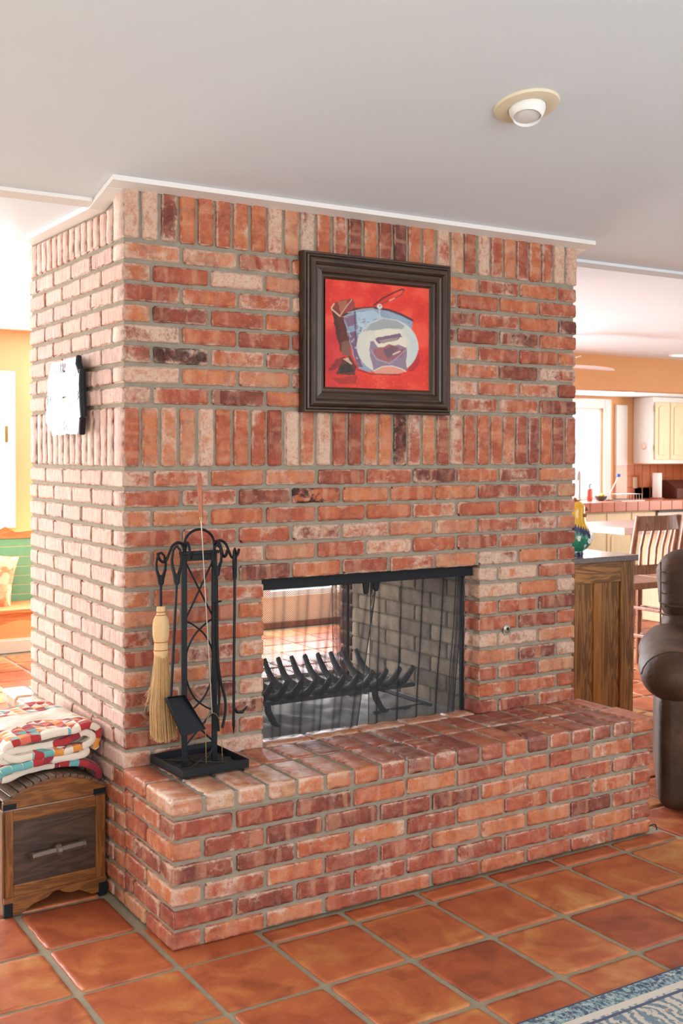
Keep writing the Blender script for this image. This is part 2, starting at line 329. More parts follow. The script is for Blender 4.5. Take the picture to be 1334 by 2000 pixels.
class MB:
    def __init__(s): s.v = []; s.f = []; s.uv = None
    def add(s, vs, fs):
        k = len(s.v); s.v += [tuple(p) for p in vs]; s.f += [tuple(i+k for i in f) for f in fs]; return s
    def box(s, x0, x1, y0, y1, z0, z1, mat=None):
        vs = [Vector(p) for p in ((x0, y0, z0), (x1, y0, z0), (x1, y1, z0), (x0, y1, z0), (x0, y0, z1), (x1, y0, z1), (x1, y1, z1), (x0, y1, z1))]
        if mat is not None: vs = [mat @ p for p in vs]
        return s.add(vs, [(0, 3, 2, 1), (4, 5, 6, 7), (0, 1, 5, 4), (1, 2, 6, 5), (2, 3, 7, 6), (3, 0, 4, 7)])
    def tube(s, pts, r, n=8, cap=True, flat=None):
        pts = [Vector(p) for p in pts]; rs = r if hasattr(r, '__len__') else [r]*len(pts)
        prev = None; rings = []
        for i, p in enumerate(pts):
            t = (pts[min(i+1, len(pts)-1)]-pts[max(i-1, 0)]).normalized()
            if prev is None:
                a = Vector((0, 0, 1)) if abs(t.z) < .9 else Vector((1, 0, 0)); x = t.cross(a).normalized()
            else: x = (prev-t*prev.dot(t)).normalized()
            prev = x; y = t.cross(x)
            sx, sy = (flat if flat else (1, 1))
            rings.append([p+x*(rs[i]*sx*math.cos(2*math.pi*k/n))+y*(rs[i]*sy*math.sin(2*math.pi*k/n)) for k in range(n)])
        vs = [q for g in rings for q in g]; fs = []
        for i in range(len(pts)-1):
            for k in range(n): fs.append((i*n+k, i*n+(k+1) % n, (i+1)*n+(k+1) % n, (i+1)*n+k))
        if cap: fs.append(tuple(reversed(range(n)))); fs.append(tuple((len(pts)-1)*n+k for k in range(n)))
        return s.add(vs, fs)
    def lathe(s, prof, n=24, c=(0, 0, 0), mat=None, ang=2*math.pi):
        vs = []; fs = []; m = len(prof)
        for k in range(n):
            a = ang*k/n
            for (r, z) in prof:
                p = Vector((r*math.cos(a)+c[0], r*math.sin(a)+c[1], z+c[2])); vs.append(mat @ p if mat is not None else p)
        for k in range(n):
            for i in range(m-1):
                a, b = k*m, ((k+1) % n)*m
                fs.append((a+i, b+i, b+i+1, a+i+1))
        if prof[0][0] > 1e-5: fs.append(tuple(reversed([k*m for k in range(n)])))
        if prof[-1][0] > 1e-5: fs.append(tuple(k*m+m-1 for k in range(n)))
        return s.add(vs, fs)
    def prism(s, outline, h0, h1, axis=2, mat=None):
        """outline in the two other axes, extruded along axis"""
        n = len(outline); vs = []
        for h in (h0, h1):
            for a, b in outline:
                p = {2: (a, b, h), 1: (a, h, b), 0: (h, a, b)}[axis]; p = Vector(p); vs.append(mat @ p if mat is not None else p)
        fs = [tuple(range(n-1, -1, -1)), tuple(range(n, 2*n))]+[(i, (i+1) % n, n+(i+1) % n, n+i) for i in range(n)]
        return s.add(vs, fs)
    def mesh(s, name, smooth=False):
        me = bpy.data.meshes.new(name); me.from_pydata(s.v, [], s.f); me.validate()
        bm = bmesh.new(); bm.from_mesh(me); bmesh.ops.remove_doubles(bm, verts=bm.verts, dist=1e-6)
        bmesh.ops.recalc_face_normals(bm, faces=bm.faces); bm.to_mesh(me); bm.free()
        if smooth:
            me.polygons.foreach_set('use_smooth', [True]*len(me.polygons))
        return me
    def build(s, name, mat, parent=None, smooth=False, bevel=0, **kw):
        me = s.mesh(name, smooth); me.materials.append(mat)
        o = link(bpy.data.objects.new(name, me)); o.parent = parent
        if bevel:
            b = o.modifiers.new('bevel', 'BEVEL'); b.width = bevel; b.segments = 2; b.limit_method = 'ANGLE'; b.angle_limit = math.radians(40)
        if smooth: 
            try: me.set_sharp_from_angle(angle=math.radians(45))
            except Exception: pass
        return props(o, **kw)
def obox(name, mat, parent, x0, x1, y0, y1, z0, z1, bevel=0, **kw):
    """box whose object origin is at its own centre, so wood grain and noise differ piece by piece"""
    cx, cy, cz = (x0+x1)/2, (y0+y1)/2, (z0+z1)/2
    o = MB().box(x0-cx, x1-cx, y0-cy, y1-cy, z0-cz, z1-cz).build(name, mat, parent, bevel=bevel, **kw); o.location = (cx, cy, cz); return o

def rough_mesh(name, L, D, H, r=.005, amp=.0016, seed=0, nx=12, ny=3, nz=4, mats=(), chip=.004, plan_r=0.0):
    """irregular rounded block centred on its origin; 'edge' attribute is 1 along the arrises of the outer faces"""
    bm = bmesh.new()
    def axis(h, n):
        inner = np.linspace(-(h-r), h-r, n); return [-h]+list(inner)+[h]
    ax = [axis(L/2, nx), axis(D/2, ny), axis(H/2, nz)]
    idx = {}
    def vert(i, j, k):
        if (i, j, k) not in idx: idx[(i, j, k)] = bm.verts.new((ax[0][i], ax[1][j], ax[2][k]))
        return idx[(i, j, k)]
    n = [len(a)-1 for a in ax]
    for k in (0, n[2]):
        for i in range(n[0]):
            for j in range(n[1]): bm.faces.new((vert(i, j, k), vert(i+1, j, k), vert(i+1, j+1, k), vert(i, j+1, k)))
    for j in (0, n[1]):
        for i in range(n[0]):
            for k in range(n[2]): bm.faces.new((vert(i, j, k), vert(i+1, j, k), vert(i+1, j, k+1), vert(i, j, k+1)))
    for i in (0, n[0]):
        for j in range(n[1]):
            for k in range(n[2]): bm.faces.new((vert(i, j, k), vert(i, j+1, k), vert(i, j+1, k+1), vert(i, j, k+1)))
    bmesh.ops.recalc_face_normals(bm, faces=bm.faces)
    lay = bm.verts.layers.float.new('edge')
    h = Vector((L/2-r, D/2-r, H/2-r)); off = Vector((seed*13.1, seed*7.7, seed*3.3))
    for v in bm.verts:
        p = v.co.copy(); q = Vector([max(-h[a], min(h[a], p[a])) for a in range(3)]); d = p-q
        nr = sum(abs(d[a]) > 1e-6 for a in range(3))
        hh = (L/2, D/2, H/2); ds = sorted(hh[a]-abs(p[a]) for a in range(3))
        v[lay] = max(0.0, 1-ds[1]/.009)
        if d.length > 1e-7: p = q+d.normalized()*r
        nz_ = noise.noise(p*38+off); big = noise.noise(p*14+off*2)
        push = Vector((0, 0, 0))
        if nr >= 2:
            c = max(0, noise.noise(p*60+off*3))+.6*max(0, noise.noise(p*130+off*5)); inward = -(d.normalized())
            push = inward*(chip*c*1.6+.0008)
        out = Vector([(1 if p[a] > 0 else -1) if abs(d[a]) > 1e-6 else 0 for a in range(3)])
        v.co = p+push+out*(amp*nz_+amp*.8*big)
        if plan_r:
            qx = max(-(L/2-plan_r), min(L/2-plan_r, v.co.x)); qy = max(-(D/2-plan_r), min(D/2-plan_r, v.co.y)); e = Vector((v.co.x-qx, v.co.y-qy, 0))
            if abs(e.x) > 1e-6 and abs(e.y) > 1e-6 and e.length > plan_r: v.co.x, v.co.y = qx+e.x/e.length*plan_r, qy+e.y/e.length*plan_r
    me = bpy.data.meshes.new(name); bm.to_mesh(me); bm.free()
    me.polygons.foreach_set('use_smooth', [True]*len(me.polygons))
    for m in mats: me.materials.append(m)
    return me
_cache = {}
def brick_mesh(L, D, H, mat, kind='brick'):
    key = (round(L, 3), round(D, 3), round(H, 3), mat, kind); lst = _cache.setdefault(key, [])
    nvar = 7 if L > .15 else 4
    if len(lst) < nvar:
        s = len(lst)+sum(len(v) for v in _cache.values())
        lst.append(rough_mesh('brick', L, D, H, r=.009 if mat == 'hearth_brick' else .004 if mat == 'pale_side_brick' else .0055, amp=.0009 if mat == 'hearth_brick' else .0014 if mat == 'pale_side_brick' else .0023 if kind == 'brick' else .001, seed=s, nx=max(5, int(L/.008)), ny=3, nz=8, mats=(M[mat],), chip=.0085 if kind == 'brick' else .002))
        return lst[-1]
    return random.choice(lst)
def brick(parent, name, x0, x1, y0, y1, z0, z1, along='x', mat='brick', tone=None, white=None, jit=.0014, burn=0.0, kind='brick'):
    """a brick filling the given box; local x is always its long side"""
    cx, cy, cz = (x0+x1)/2, (y0+y1)/2, (z0+z1)/2; dx, dy, dz = x1-x0, y1-y0, z1-z0
    if kind == 'brick' and min(dx, dy, dz) > .03: dx, dz = (dx-.0016 if along != 'y' else dx), dz-.0016; dy = dy-.0016 if along == 'y' else dy
    if along == 'x': dims, rot = (dx, dy, dz), (0, 0, 0)
    elif along == 'y': dims, rot = (dy, dx, dz), (0, 0, math.pi/2)
    else: dims, rot = (dz, dy, dx), (0, math.pi/2, 0)
    o = link(bpy.data.objects.new(name, brick_mesh(*dims, mat, kind))); o.parent = parent
    j = lambda s: random.uniform(-s, s)
    if random.random() < .5 and along != 'z': rot = (rot[0], rot[1], rot[2]+math.pi)
    o.location = (cx+j(jit), cy+j(jit), cz+j(jit*.6)); o.rotation_euler = (rot[0]+j(.006), rot[1]+j(.006), rot[2]+j(.006))
    tn = tone if tone is not None else min(1, max(0, random.choice([.3, .4, .5, .55, .62, .7, .82, .9, .12])+random.uniform(-.08, .08)))
    wn = white if white is not None else random.choice([0, .05, .1, .2, .3, .4, .6, 1.0])
    o.color = (tn, wn, random.random(), 1-burn)
    return o

# ------------------------------------------------------------------ the room
def struct(name, mb, mat, **kw): return mb.build(name, mat, None, kind='structure', **kw)
SL = .22; YB = .18; ZB = 2.372            # slope of the raked ceiling, and the line where it meets the flat one
def zceil(y): return ZB+(YB-y)*SL if y < YB else ZB+(y-YB)*.016
XL, XR, YF, YK = -4.5, 11.4, -6.0, 7.25
floor = struct('floor', MB().box(XL-.1, XR+.1, YF-.1, YK+.1, -.15, -.006), M['grout'])
def slab(x0, x1, y0, y1, th=.1):
    return MB().add([(x0, y0, zceil(y0)), (x1, y0, zceil(y0)), (x1, y1, zceil(y1)), (x0, y1, zceil(y1)),
                     (x0, y0, zceil(y0)+th), (x1, y0, zceil(y0)+th), (x1, y1, zceil(y1)+th), (x0, y1, zceil(y1)+th)],
                    [(0, 1, 2, 3), (7, 6, 5, 4), (0, 4, 5, 1), (1, 5, 6, 2), (2, 6, 7, 3), (3, 7, 4, 0)])
struct('ceiling', slab(XL, XR, YF, YB), M['ceiling'])
struct('ceiling_flat', slab(XL, XR, YB, 5.0), M['ceiling'])
struct('ceiling_kitchen', MB().box(5.0, XR, 5.0, YK, 2.28, 2.38), M['ceiling'])
struct('wall_left', MB().box(XL-.1, XL, YF, 5.1, 0, 4.0), M['room_wall'])
struct('wall_front', MB().box(XL, XR, YF-.1, YF, 0, 4.0), M['room_wall'])
struct('wall_right', MB().box(XR, XR+.1, YF, YK, 0, 4.0), M['orange_wall'])
# far wall with its two openings
wf = MB()
for x0, x1, z0, z1 in ((XL, .03, 0, 2.6), (.03, 1.0, 2.09, 2.6), (1.0, 1.9, 0, 2.6), (.03, 1.0, 0, .95)):
    wf.box(x0, x1, 5.0, 5.1, z0, z1)
struct('wall_far', wf, M['orange_wall'])
wf = MB()
for x0, x1, z0, z1 in ((1.9, 3.2, 0, 2.6), (3.2, 3.92, 2.05, 2.6), (3.2, 3.92, 0, .27), (3.92, 5.6, 0, 2.6)): wf.box(x0, x1, 5.0, 5.1, z0, z1)
struct('wall_far_right', wf, M['room_wall'])
struct('wall_kitchen_end', MB().box(5.5, 5.6, 5.1, YK, 0, 2.6), M['orange_wall'])
wk = MB()
for x0, x1, z0, z1 in ((5.6, 8.38, 0, 2.5), (8.38, 9.45, 2.12, 2.5), (8.38, 9.45, 0, .93), (9.45, XR, 0, 2.5)): wk.box(x0, x1, YK, YK+.1, z0, z1)
struct('wall_kitchen', wk, M['orange_wall'])
struct('wall_header', MB().box(4.6, XR, 4.0, 4.18, 2.115, 2.60), M['orange_wall'])
MB().box(1.9, 5.5, 4.97, 5.0, 0, .05).build('baseboard_far_right', M['chairwood'], None, kind='structure')
bb = MB().box(XL, 1.9, 4.975, 5.0, 0, .09).box(XL, 1.9, 4.985, 5.0, .09, .103)
struct('baseboard_far', bb, M['trim'])
# doors and windows
def casing(name, x0, x1, z0, z1, y, wd=.09, sill=True):
    m = MB().box(x0-wd, x0, y-.025, y+.02, z0, z1+wd).box(x1, x1+wd, y-.025, y+.02, z0, z1+wd).box(x0, x1, y-.025, y+.02, z1, z1+wd)
    if sill: m.box(x0-wd, x1+wd, y-.05, y+.02, z0-.06, z0)
    o = struct(name, m, M['trim'], bevel=.004)
    f = MB(); a = .045
    f.box(x0, x0+a, y+.03, y+.07, z0, z1).box(x1-a, x1, y+.03, y+.07, z0, z1).box(x0+a, x1-a, y+.03, y+.07, z1-a, z1).box(x0+a, x1-a, y+.03, y+.07, z0, z0+a)
    f.build('window_frame', M['glasslike'], o, bevel=.004); return o
d1 = casing('window_2', .03, .945, .95, 2.05, 5.0, .085, False)
MB().box(.955, .965, 4.965, 4.975, 1.62, 1.70).box(.95, .97, 4.968, 4.975, 1.60, 1.72).build('hinge', M['brass'], d1)
casing('door_1', 3.2, 3.92, .27, 2.05, 5.0, .08, False)
casing('window_1', 8.38, 9.45, .93, 2.12, YK, .12, True)
MB().box(9.655, 9.86, YK-.04, YK, 1.36, 2.17).build('wall_return_lit', M['trim'], None, bevel=.004, kind='structure')  # return wall as a flat board, its daylight put in as white
MB().box(9.655, 9.86, YK-.035, YK, .915, 1.36).build('wall_return_lit_base', M['sunlit_tile'], None, bevel=.004, kind='structure')  # lower part of that wall, sunlight put into the pale pink
# board at the break of the ceiling, and the crown around the chimney
W = 2.0346; D = 1.066; J = .0117
def edge_board(name, x0, x1, mt='trim'):
    z = ZB
    struct(name, MB().add([(x0, YB-.045, zceil(YB-.045)), (x1, YB-.045, zceil(YB-.045)), (x1, YB, z), (x0, YB, z), (x0, YB-.045, zceil(YB-.045)-.012), (x1, YB-.045, zceil(YB-.045)-.012), (x1, YB+.002, z-.014), (x0, YB+.002, z-.014)],
        [(0, 1, 2, 3), (7, 6, 5, 4), (0, 4, 5, 1), (1, 5, 6, 2), (2, 6, 7, 3), (3, 7, 4, 0)]), M[mt])
edge_board('trim_3', XL, -.056); edge_board('trim_4', W+.056, XR, 'ceiling')
o_ = .055; th = .017
zt = lambda y: zceil(y)-.001
def board(name, pts, ya, yb):
    pass
struct('trim_5', MB().add([(-o_, -o_, zt(-o_)-th), (W+o_, -o_, zt(-o_)-th), (W+o_, .004, zt(.004)-th), (-o_, .004, zt(.004)-th), (-o_, -o_, zt(-o_)), (W+o_, -o_, zt(-o_)), (W+o_, .004, zt(.004)), (-o_, .004, zt(.004))],
        [(0, 3, 2, 1), (4, 5, 6, 7), (0, 1, 5, 4), (1, 2, 6, 5), (2, 3, 7, 6), (3, 0, 4, 7)]), M['trim'])
for nm, xa, xb in (('trim_6', -o_, .004), ('trim_7', W-.004, W+o_)):
    ys = [.0045, YB, D-.0045]; vs = []
    for y in ys:
        for x in (xa, xb): vs += [(x, y, zt(y)-th-.001), (x, y, zt(y))]
    fs = []
    for i in range(2):
        a = i*4; b = a+4
        fs += [(a, a+2, b+2, b), (a+1, b+1, b+3, a+3), (a, b, b+1, a+1), (a+2, a+3, b+3, b+2)]
    fs += [(0, 1, 3, 2), (8, 10, 11, 9)]
    struct(nm, MB().add(vs, fs), M['trim'])
struct('trim_8', MB().box(-o_, W+o_, D-.004, D+o_, zt(D)-th, zt(D)), M['trim'])

# floor tiles, 12 inch saltillo, laid square to the hearth
tile_variants = [rough_mesh('tile', .287, .297, .016, r=.0032, amp=.0016, seed=40+i, nx=22, ny=22, nz=1, mats=(M['tile'],), chip=.003, plan_r=.022) for i in range(6)]
_cut = {}
def tile_at(x0, x1, y0, y1):
    x0, x1 = x0+.0098, x1-.0098; y0, y1 = y0+.0098, y1-.0098
    tx, ty = x1-x0, y1-y0
    if tx < .24 or ty < .24:
        key = (round(tx, 2), round(ty, 2), random.randint(0, 1))
        if key not in _cut: _cut[key] = rough_mesh('tile', tx, ty, .016, r=.0032, amp=.0014, seed=60+len(_cut), nx=max(4, int(tx/.014)), ny=max(4, int(ty/.014)), nz=1, mats=(M['tile'],), chip=.003, plan_r=.014)
        me_, sc_ = _cut[key], (1, 1, 1)
    else: me_, sc_ = random.choice(tile_variants), (tx/.287, ty/.297, 1)
    o = link(bpy.data.objects.new('tile', me_)); o.parent = floor
    o.location = ((x0+x1)/2, (y0+y1)/2, -.0085+random.uniform(-.0006, .0006)); o.scale = sc_
    rz = random.choice([0, math.pi]); o.rotation_euler = (random.uniform(-.002, .002), random.uniform(-.002, .002), rz+random.uniform(-.006, .006))
    o.color = (random.choice([.2, .35, .45, .5, .55, .65, .85]), 0, random.random(), 1)
HX, HY = 2.064, -.403                                   # hearth footprint
cells = []
for i in range(-6, 30):
    for j in range(-7, 20):
        x0, x1 = -.02+.3065*i, -.02+.3065*(i+1); y0, y1 = -.822+.3165*j, -.822+.3165*(j+1)
        if y1 > 5 and x1 < 5.6: continue
        u, v = px_of(((x0+x1)/2, (y0+y1)/2, 0))
        if not (-160 < u < 1500 and -50 < v < 2280): continue
        if x0 >= -.05 and x1 <= HX+.2 and y0 >= HY-.02 and y1 <= 1.55: continue          # under the masonry
        d = (Vector(((x0+x1)/2, (y0+y1)/2, 0))-CAM).length
        hidden = 290 < u < 500 or (1000 < u < 1110 and v < 1360) or (100 < u < 1110 and v < 1120)
        cells.append((d+(100 if hidden else 0), x0, x1, y0, y1))
cells.sort()
for k, (d, x0, x1, y0, y1) in enumerate(cells):
    if k >= 296: break
    if x1 > 0 and x0 < HX and y1 > HY and y0 < HY: y1 = HY-.002
    elif x0 < 0 < x1 and y0 > HY and y0 < 1.5: x1 = -.002
    if x1-x0 < .05 or y1-y0 < .05: continue
    tile_at(x0, x1, y0, y1)
if len(cells) > 296:
    far = MB()
    for d, x0, x1, y0, y1 in cells[296:]: far.box(x0+.01, x1-.01, y0+.01, y1-.01, -.01, -.001)
    o = far.build('tile', M['tile'], floor, kind='stuff'); o.color = (.5, 0, .3, 1)

# ------------------------------------------------------------------ the brick chimney
HT = .469; PL = .0675; PU = .0685; T0 = 1.4713; S2B = 1.4713+.0; S2T = 1.6737; ROW2 = 1.685; S1B = ROW2+8*PU
S = .2154; BW = .096; BD = .1; OPX0, OPX1, OPZ = .5268, 1.5078, T0-6*PL
chim = empty('brick_chimney', 'tall see-through red brick chimney with soldier-course bands rising to the ceiling', 'fireplace')
r_ = .0108; core = MB()
def zc_top(y): return zceil(y)-.012
def prism_xz(x0, x1, y0, y1, z0):
    yb = YB
    x0 = .0065 if x0 < .1 else x0
    core.prism([(y0, z0), (y1, z0), (y1, zc_top(y1)), (yb, zc_top(yb)), (y0, zc_top(y0))], x0, x1, axis=0)
prism_xz(r_, W-r_, r_, D-r_, OPZ+.001)
core.box(.0065, OPX0-.004, r_, D-r_, 0, OPZ+.001).box(OPX1+.012, W-r_, r_, D-r_, 0, OPZ+.001).box(OPX0-.004, OPX1+.012, r_, D-r_, 0, .445)
core.build('mortar', M['mortar'], chim)
def row_spans(even, x_from, x_to):
    """(start,end) of the bricks of one running-bond course between two x limits"""
    out = []; x = 0.0 if not even else None
    starts = [0.0]+[.1077+S*k for k in range(10)] if even else [S*k for k in range(10)]
    ends = [s-J for s in starts[1:]]+[W]
    for a, b in zip(starts, ends):
        a2, b2 = max(a, x_from), min(b, x_to)
        if b2-a2 > .04: out.append((a2, b2))
    return out
rows = []
for i in range(22):
    z1 = T0-i*PL-J; z0 = T0-(i+1)*PL
    rows.append((i % 2 == 0, max(z0, .001), z1, i))
for k in range(8):
    z0 = ROW2+k*PU; z1 = z0+PU-J; rows.append((k % 2 == 0, z0, z1, -1-k))
nb = 0
for even, z0, z1, i in rows:
    if z1-z0 < .02: continue
    bm_ = 'pale_side_brick' if i < 16 else 'brick'
    # front face
    if i < 15:
        spans = []
        if i >= 6:
            spans = row_spans(even, 0, OPX0)+row_spans(even, OPX1, W)
        else: spans = row_spans(even, 0, W)
        for a, b in spans:
            if a < .01 and b < .12: continue                       # the corner header is the end of a side stretcher
            if b > W-.01 and b-a < .12: continue
            nb += 1
            tone = white = None; burn = 0
            if i == 1 and .47 < a < .7: burn = .95
            if i == -3 and .05 < a < .25: burn = .8; tone = .05
            if i == -5 and False: pass
            brick(chim, 'brick', a, b, -.001, BD, z0, z1, 'x', tone=tone, white=white, burn=burn, mat='pale_side_brick' if a < .01 else 'brick')
    if i >= 15 and not even: nb += 1; brick(chim, 'brick', 0, S-J, -.001, BD, z0, z1, 'x', white=.3)
    # left face: bond is the opposite of the front at the corner
    ys = []
    if even: ys = [(S*k, S*(k+1)-J) for k in range(4)]+[(S*4, D)]
    else: ys = [(.1077+S*k, .1077+S*(k+1)-J) for k in range(4)]+[(.1077+S*4, D)]
    for a, b in ys:
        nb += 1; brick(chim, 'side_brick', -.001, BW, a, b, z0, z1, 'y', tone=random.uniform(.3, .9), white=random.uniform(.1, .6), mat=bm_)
    if even is False and i < 15 or False:
        # right-hand corner header: a side stretcher seen on end
        if i < 15: nb += 1; brick(chim, 'brick', W-BW, W+.001, 0, S-J, z0, z1, 'y')
# soldier courses
ns = 0
def soldiers(zlo, ztop):
    global ns
    p = .0682; n = 30
    for k in range(n):
        a = k*p; b = a+p-.0105
        if k == n-1: b = W
        d = BD if k else .094
        z1 = ztop(0.0)-.004
        tn = None; bn = 0
        if zlo < 2 and k == 16: bn = .8; tn = .05
        if zlo > 2 and k == 16: tn = .02
        ns += 1; brick(chim, 'soldier_brick', a, b, -.001, d, zlo, z1, 'z', tone=tn, burn=bn, mat='brick' if k else 'pale_side_brick')
    y = .098
    while y < D-.03:
        w_ = .0605 if D-y > .16 else D-y
        w_ = min(w_, D-y)
        z1 = ztop(y+w_)-.004 if y < YB else ztop(y+w_)-.004
        ns += 1; brick(chim, 'soldier_brick', -.001, BW, y, y+w_, zlo, z1, 'z', white=random.uniform(.1, .6), mat='pale_side_brick'); y += w_+.0068
soldiers(S2B+.001, lambda y: S2T+.004)
soldiers(S1B+.001, lambda y: zt(y)-th-.002 if y > 0 else zt(-o_)-th+.004)
# right-hand face, seen from nowhere in the photograph: one piece
sb = MB()
for even, z0, z1, i in rows:
    ys = [(.1077+S*k, .1077+S*(k+1)-J) for k in range(4)] if even else [(S*k, S*(k+1)-J) for k in range(1, 4)]
    for a, b in ys: sb.box(W-.09, W+.001, a, min(b, D), z0, z1)
o = sb.build('side_brickwork', M['brick'], chim, kind='stuff', bevel=.003); o.color = (.5, .2, .4, 1)
# firebox lining
fp, fl = .0685, .229
nf = 0
for side, xa, xb in ((1, OPX1, OPX1+.034), (0, OPX0-.034, OPX0)):
    for k in range(10):
        z0 = .446+k*fp; y = .105-(fl/2 if k % 2 else 0)
        while y < D-.105:
            a, b = max(y, .105), min(y+fl-.006, D-.105)
            if b-a > .03:
                nf += 1; brick(chim, 'firebrick', xa, xb, a, b, z0, min(z0+fp-.006, OPZ+.04), 'y', mat='firebrick', tone=random.uniform(.2, 1), kind='fire', jit=.0006)
            y += fl
MB().box(OPX0, OPX1, .0, D, .43, .452).build('firebox_floor', M['ash'], chim)
ab = MB(); nx_, ny_ = 46, 40
for j in range(ny_+1):
    for i in range(nx_+1):
        x = OPX0+.03+(OPX1-OPX0-.06)*i/nx_; y = .13+(D-.26)*j/ny_; e = min(i, nx_-i, j, ny_-j)/6
        ab.v.append((x, y, .4515+min(1, e)*max(0, .012+.022*noise.noise((x*9, y*9, 2))+.008*noise.noise((x*40, y*40, 5)))))
for j in range(ny_):
    for i in range(nx_): a = j*(nx_+1)+i; ab.f.append((a, a+1, a+nx_+2, a+nx_+1))
ab.build('ash_bed', M['ash'], chim, smooth=True, kind='stuff')
# jambs behind the face bricks on the far side, ragged like the near ones
for even, z0, z1, i in rows:
    if 6 <= i < 15:
        for x0, x1 in ((OPX0-.1, OPX0), (OPX1, OPX1+.1)): brick(chim, 'jamb_brick', x0+(.0 if x0 < 1 else 0), x1, D-.098, D+.001, z0, z1, 'y', tone=.0, white=.0, burn=.9)
MB().box(OPX0+.002, OPX1-.002, .012, .10, OPZ-.004, OPZ+.004).build('lintel_angle', M['matte_black'], chim)

# ------------------------------------------------------------------ raised hearth
def hearth(name, label, y_wall, sgn, full=True):
    """brick ledge against the chimney; sgn -1 towards the camera, +1 behind"""
    h = empty(name, label, 'hearth', (0, 0, 0)); PH = .0685; SH = .21855; hd = .403
    Y = lambda d: y_wall+sgn*d                             # distance out from the chimney face
    def bx(nm, x0, x1, d0, d1, z0, z1, along, **k):
        ya, yb = sorted((Y(d0), Y(d1))); return brick(h, nm, x0, x1, ya, yb, z0, z1, along, **k)
    ya, yb = sorted((Y(0.0), Y(hd-.0108)))
    MB().box(.0108, HX-.0108, ya, yb, 0, HT-.062).box(.004, HX-.004, *sorted((Y(0), Y(hd+.003))), HT-.064, HT-.007).build('mortar', M['mortar'], h)
    n = 19; p = HX/n
    for k in range(n):
        x0 = k*p+(-.008 if k == 0 else 0); x1 = (k+1)*p-.011+(.008+.011 if k == n-1 else 0)
        bx('cap_brick', x0, x1, .205, hd+.014, HT-.058+random.uniform(-.001, .001), HT+random.uniform(-.002, .002), 'y', mat='hearth_brick', white=random.choice([0, 0, .1, .2, .4]) if k > 4 else random.uniform(.5, .8), tone=random.uniform(.1, .7) if k > 5 else random.uniform(.75, 1))
    x = -.008
    while x < HX-.03:
        wd = p*1.0-.011; x1 = min(x+wd, HX+.008)
        bx('cap_brick', x, x1, .004, .195, HT-.058, HT+random.uniform(-.002, .001), 'y', mat='hearth_brick', white=random.choice([0, .1, .2]), tone=random.uniform(.1, .7) if x > .5 else random.uniform(.5, .95)); x = x1+.011
    if sgn < 0:
        x = OPX0+.008
        while x < OPX1-.05:
            x1 = min(x+.2, OPX1-.006); brick(h, 'cap_brick', x, x1, .004, .098, HT-.058, HT-.001, 'x', mat='hearth_brick', white=.5, tone=.8); x = x1+.011
    for j in range(6):
        z1 = HT-PH*(j+1)-.8*J+.004; z0 = max(z1-PH+J, .001); ev = j % 2 == 0
        if full:
            st = [SH*k for k in range(10)] if ev else [0]+[.109+SH*k for k in range(9)]
            en = [s-J for s in st[1:]]+[HX-.002]
            for a, b in zip(st, en):
                if not ev and a == 0: continue
                if ev and b > HX-.01: continue
                bx('brick', a, b, hd-.1, hd+.001, z0, z1, 'x', tone=random.choice([.15, .3, .4, .45, .55, .65, .8]), white=random.choice([0, 0, .1, .15, .25, .5]))
        sides = [(0, 1)] if not full else [(0, 0), (1, 1)]
        for side in (0, 1):
            xa, xb = ((-.001, BW) if side == 0 else (HX-.097, HX-.001))
            lead = ev if side == 0 else not ev            # True: front stretcher covers this corner
            ds = [(.109, .109+SH-J, 0), (.109+SH, hd, 0)] if lead else [(0, SH-J, 0), (SH, hd-.003, 0)]
            for d0, d1, _ in ds: bx('brick', xa, xb, hd-d1 if d1 < hd-.004 else .002, hd-d0+(.001 if d0 == 0 else 0), z0, z1, 'y')
    return h
hearth('raised_hearth', 'raised red brick hearth ledge with worn sealed cap bricks before the firebox', 0.0, -1)
hearth('rear_hearth', 'sunlit pale brick ledge behind the chimney, past the folded quilt', D, 1, full=False)
print('bricks', nb, 'soldiers', ns, 'fire', nf, 'tiles', len(cells))

# ------------------------------------------------------------------ fire screen
scr = empty('fire_screen', 'black mesh fire screen curtains hanging from a metal bar in the firebox opening', 'fire screen', (1.01, .06, HT))
def at(o, p): o.matrix_parent_inverse = p.matrix_world.inverted() if False else Matrix.Translation(-p.location) ; return o
def child(o, p):
    """keep world coordinates when p has a location but no rotation"""
    o.parent = p; o.location = Vector(o.location)-Vector(p.location); return o
m = MB().box(OPX0+.002, OPX1-.002, .040, .046, 1.022, OPZ-.006).box(OPX0+.002, OPX1-.002, .040, .075, OPZ-.012, OPZ-.006).box(OPX1-.008, OPX1-.002, .040, .075, 1.022, OPZ-.006)
child(m.build('valance_bar', M['matte_black'], None, bevel=.0015), scr)
for xc, zb in ((.997, .978), (1.043, .986)):
    m = MB().prism([(xc-.016, 1.03), (xc+.016, 1.03), (xc+.011, zb+.008), (xc+.006, zb), (xc-.006, zb), (xc-.011, zb+.008)], .048, .058, axis=1)
    child(m.build('pull_tab', M['matte_black'], None, bevel=.002), scr)
for xa, xb in ((OPX0+.004, OPX0+.02), (OPX1-.03, OPX1-.016)):
    child(MB().box(xa, xb, .076, .092, HT-.002, 1.05).build('side_post', M['matte_black'], None, bevel=.002), scr)
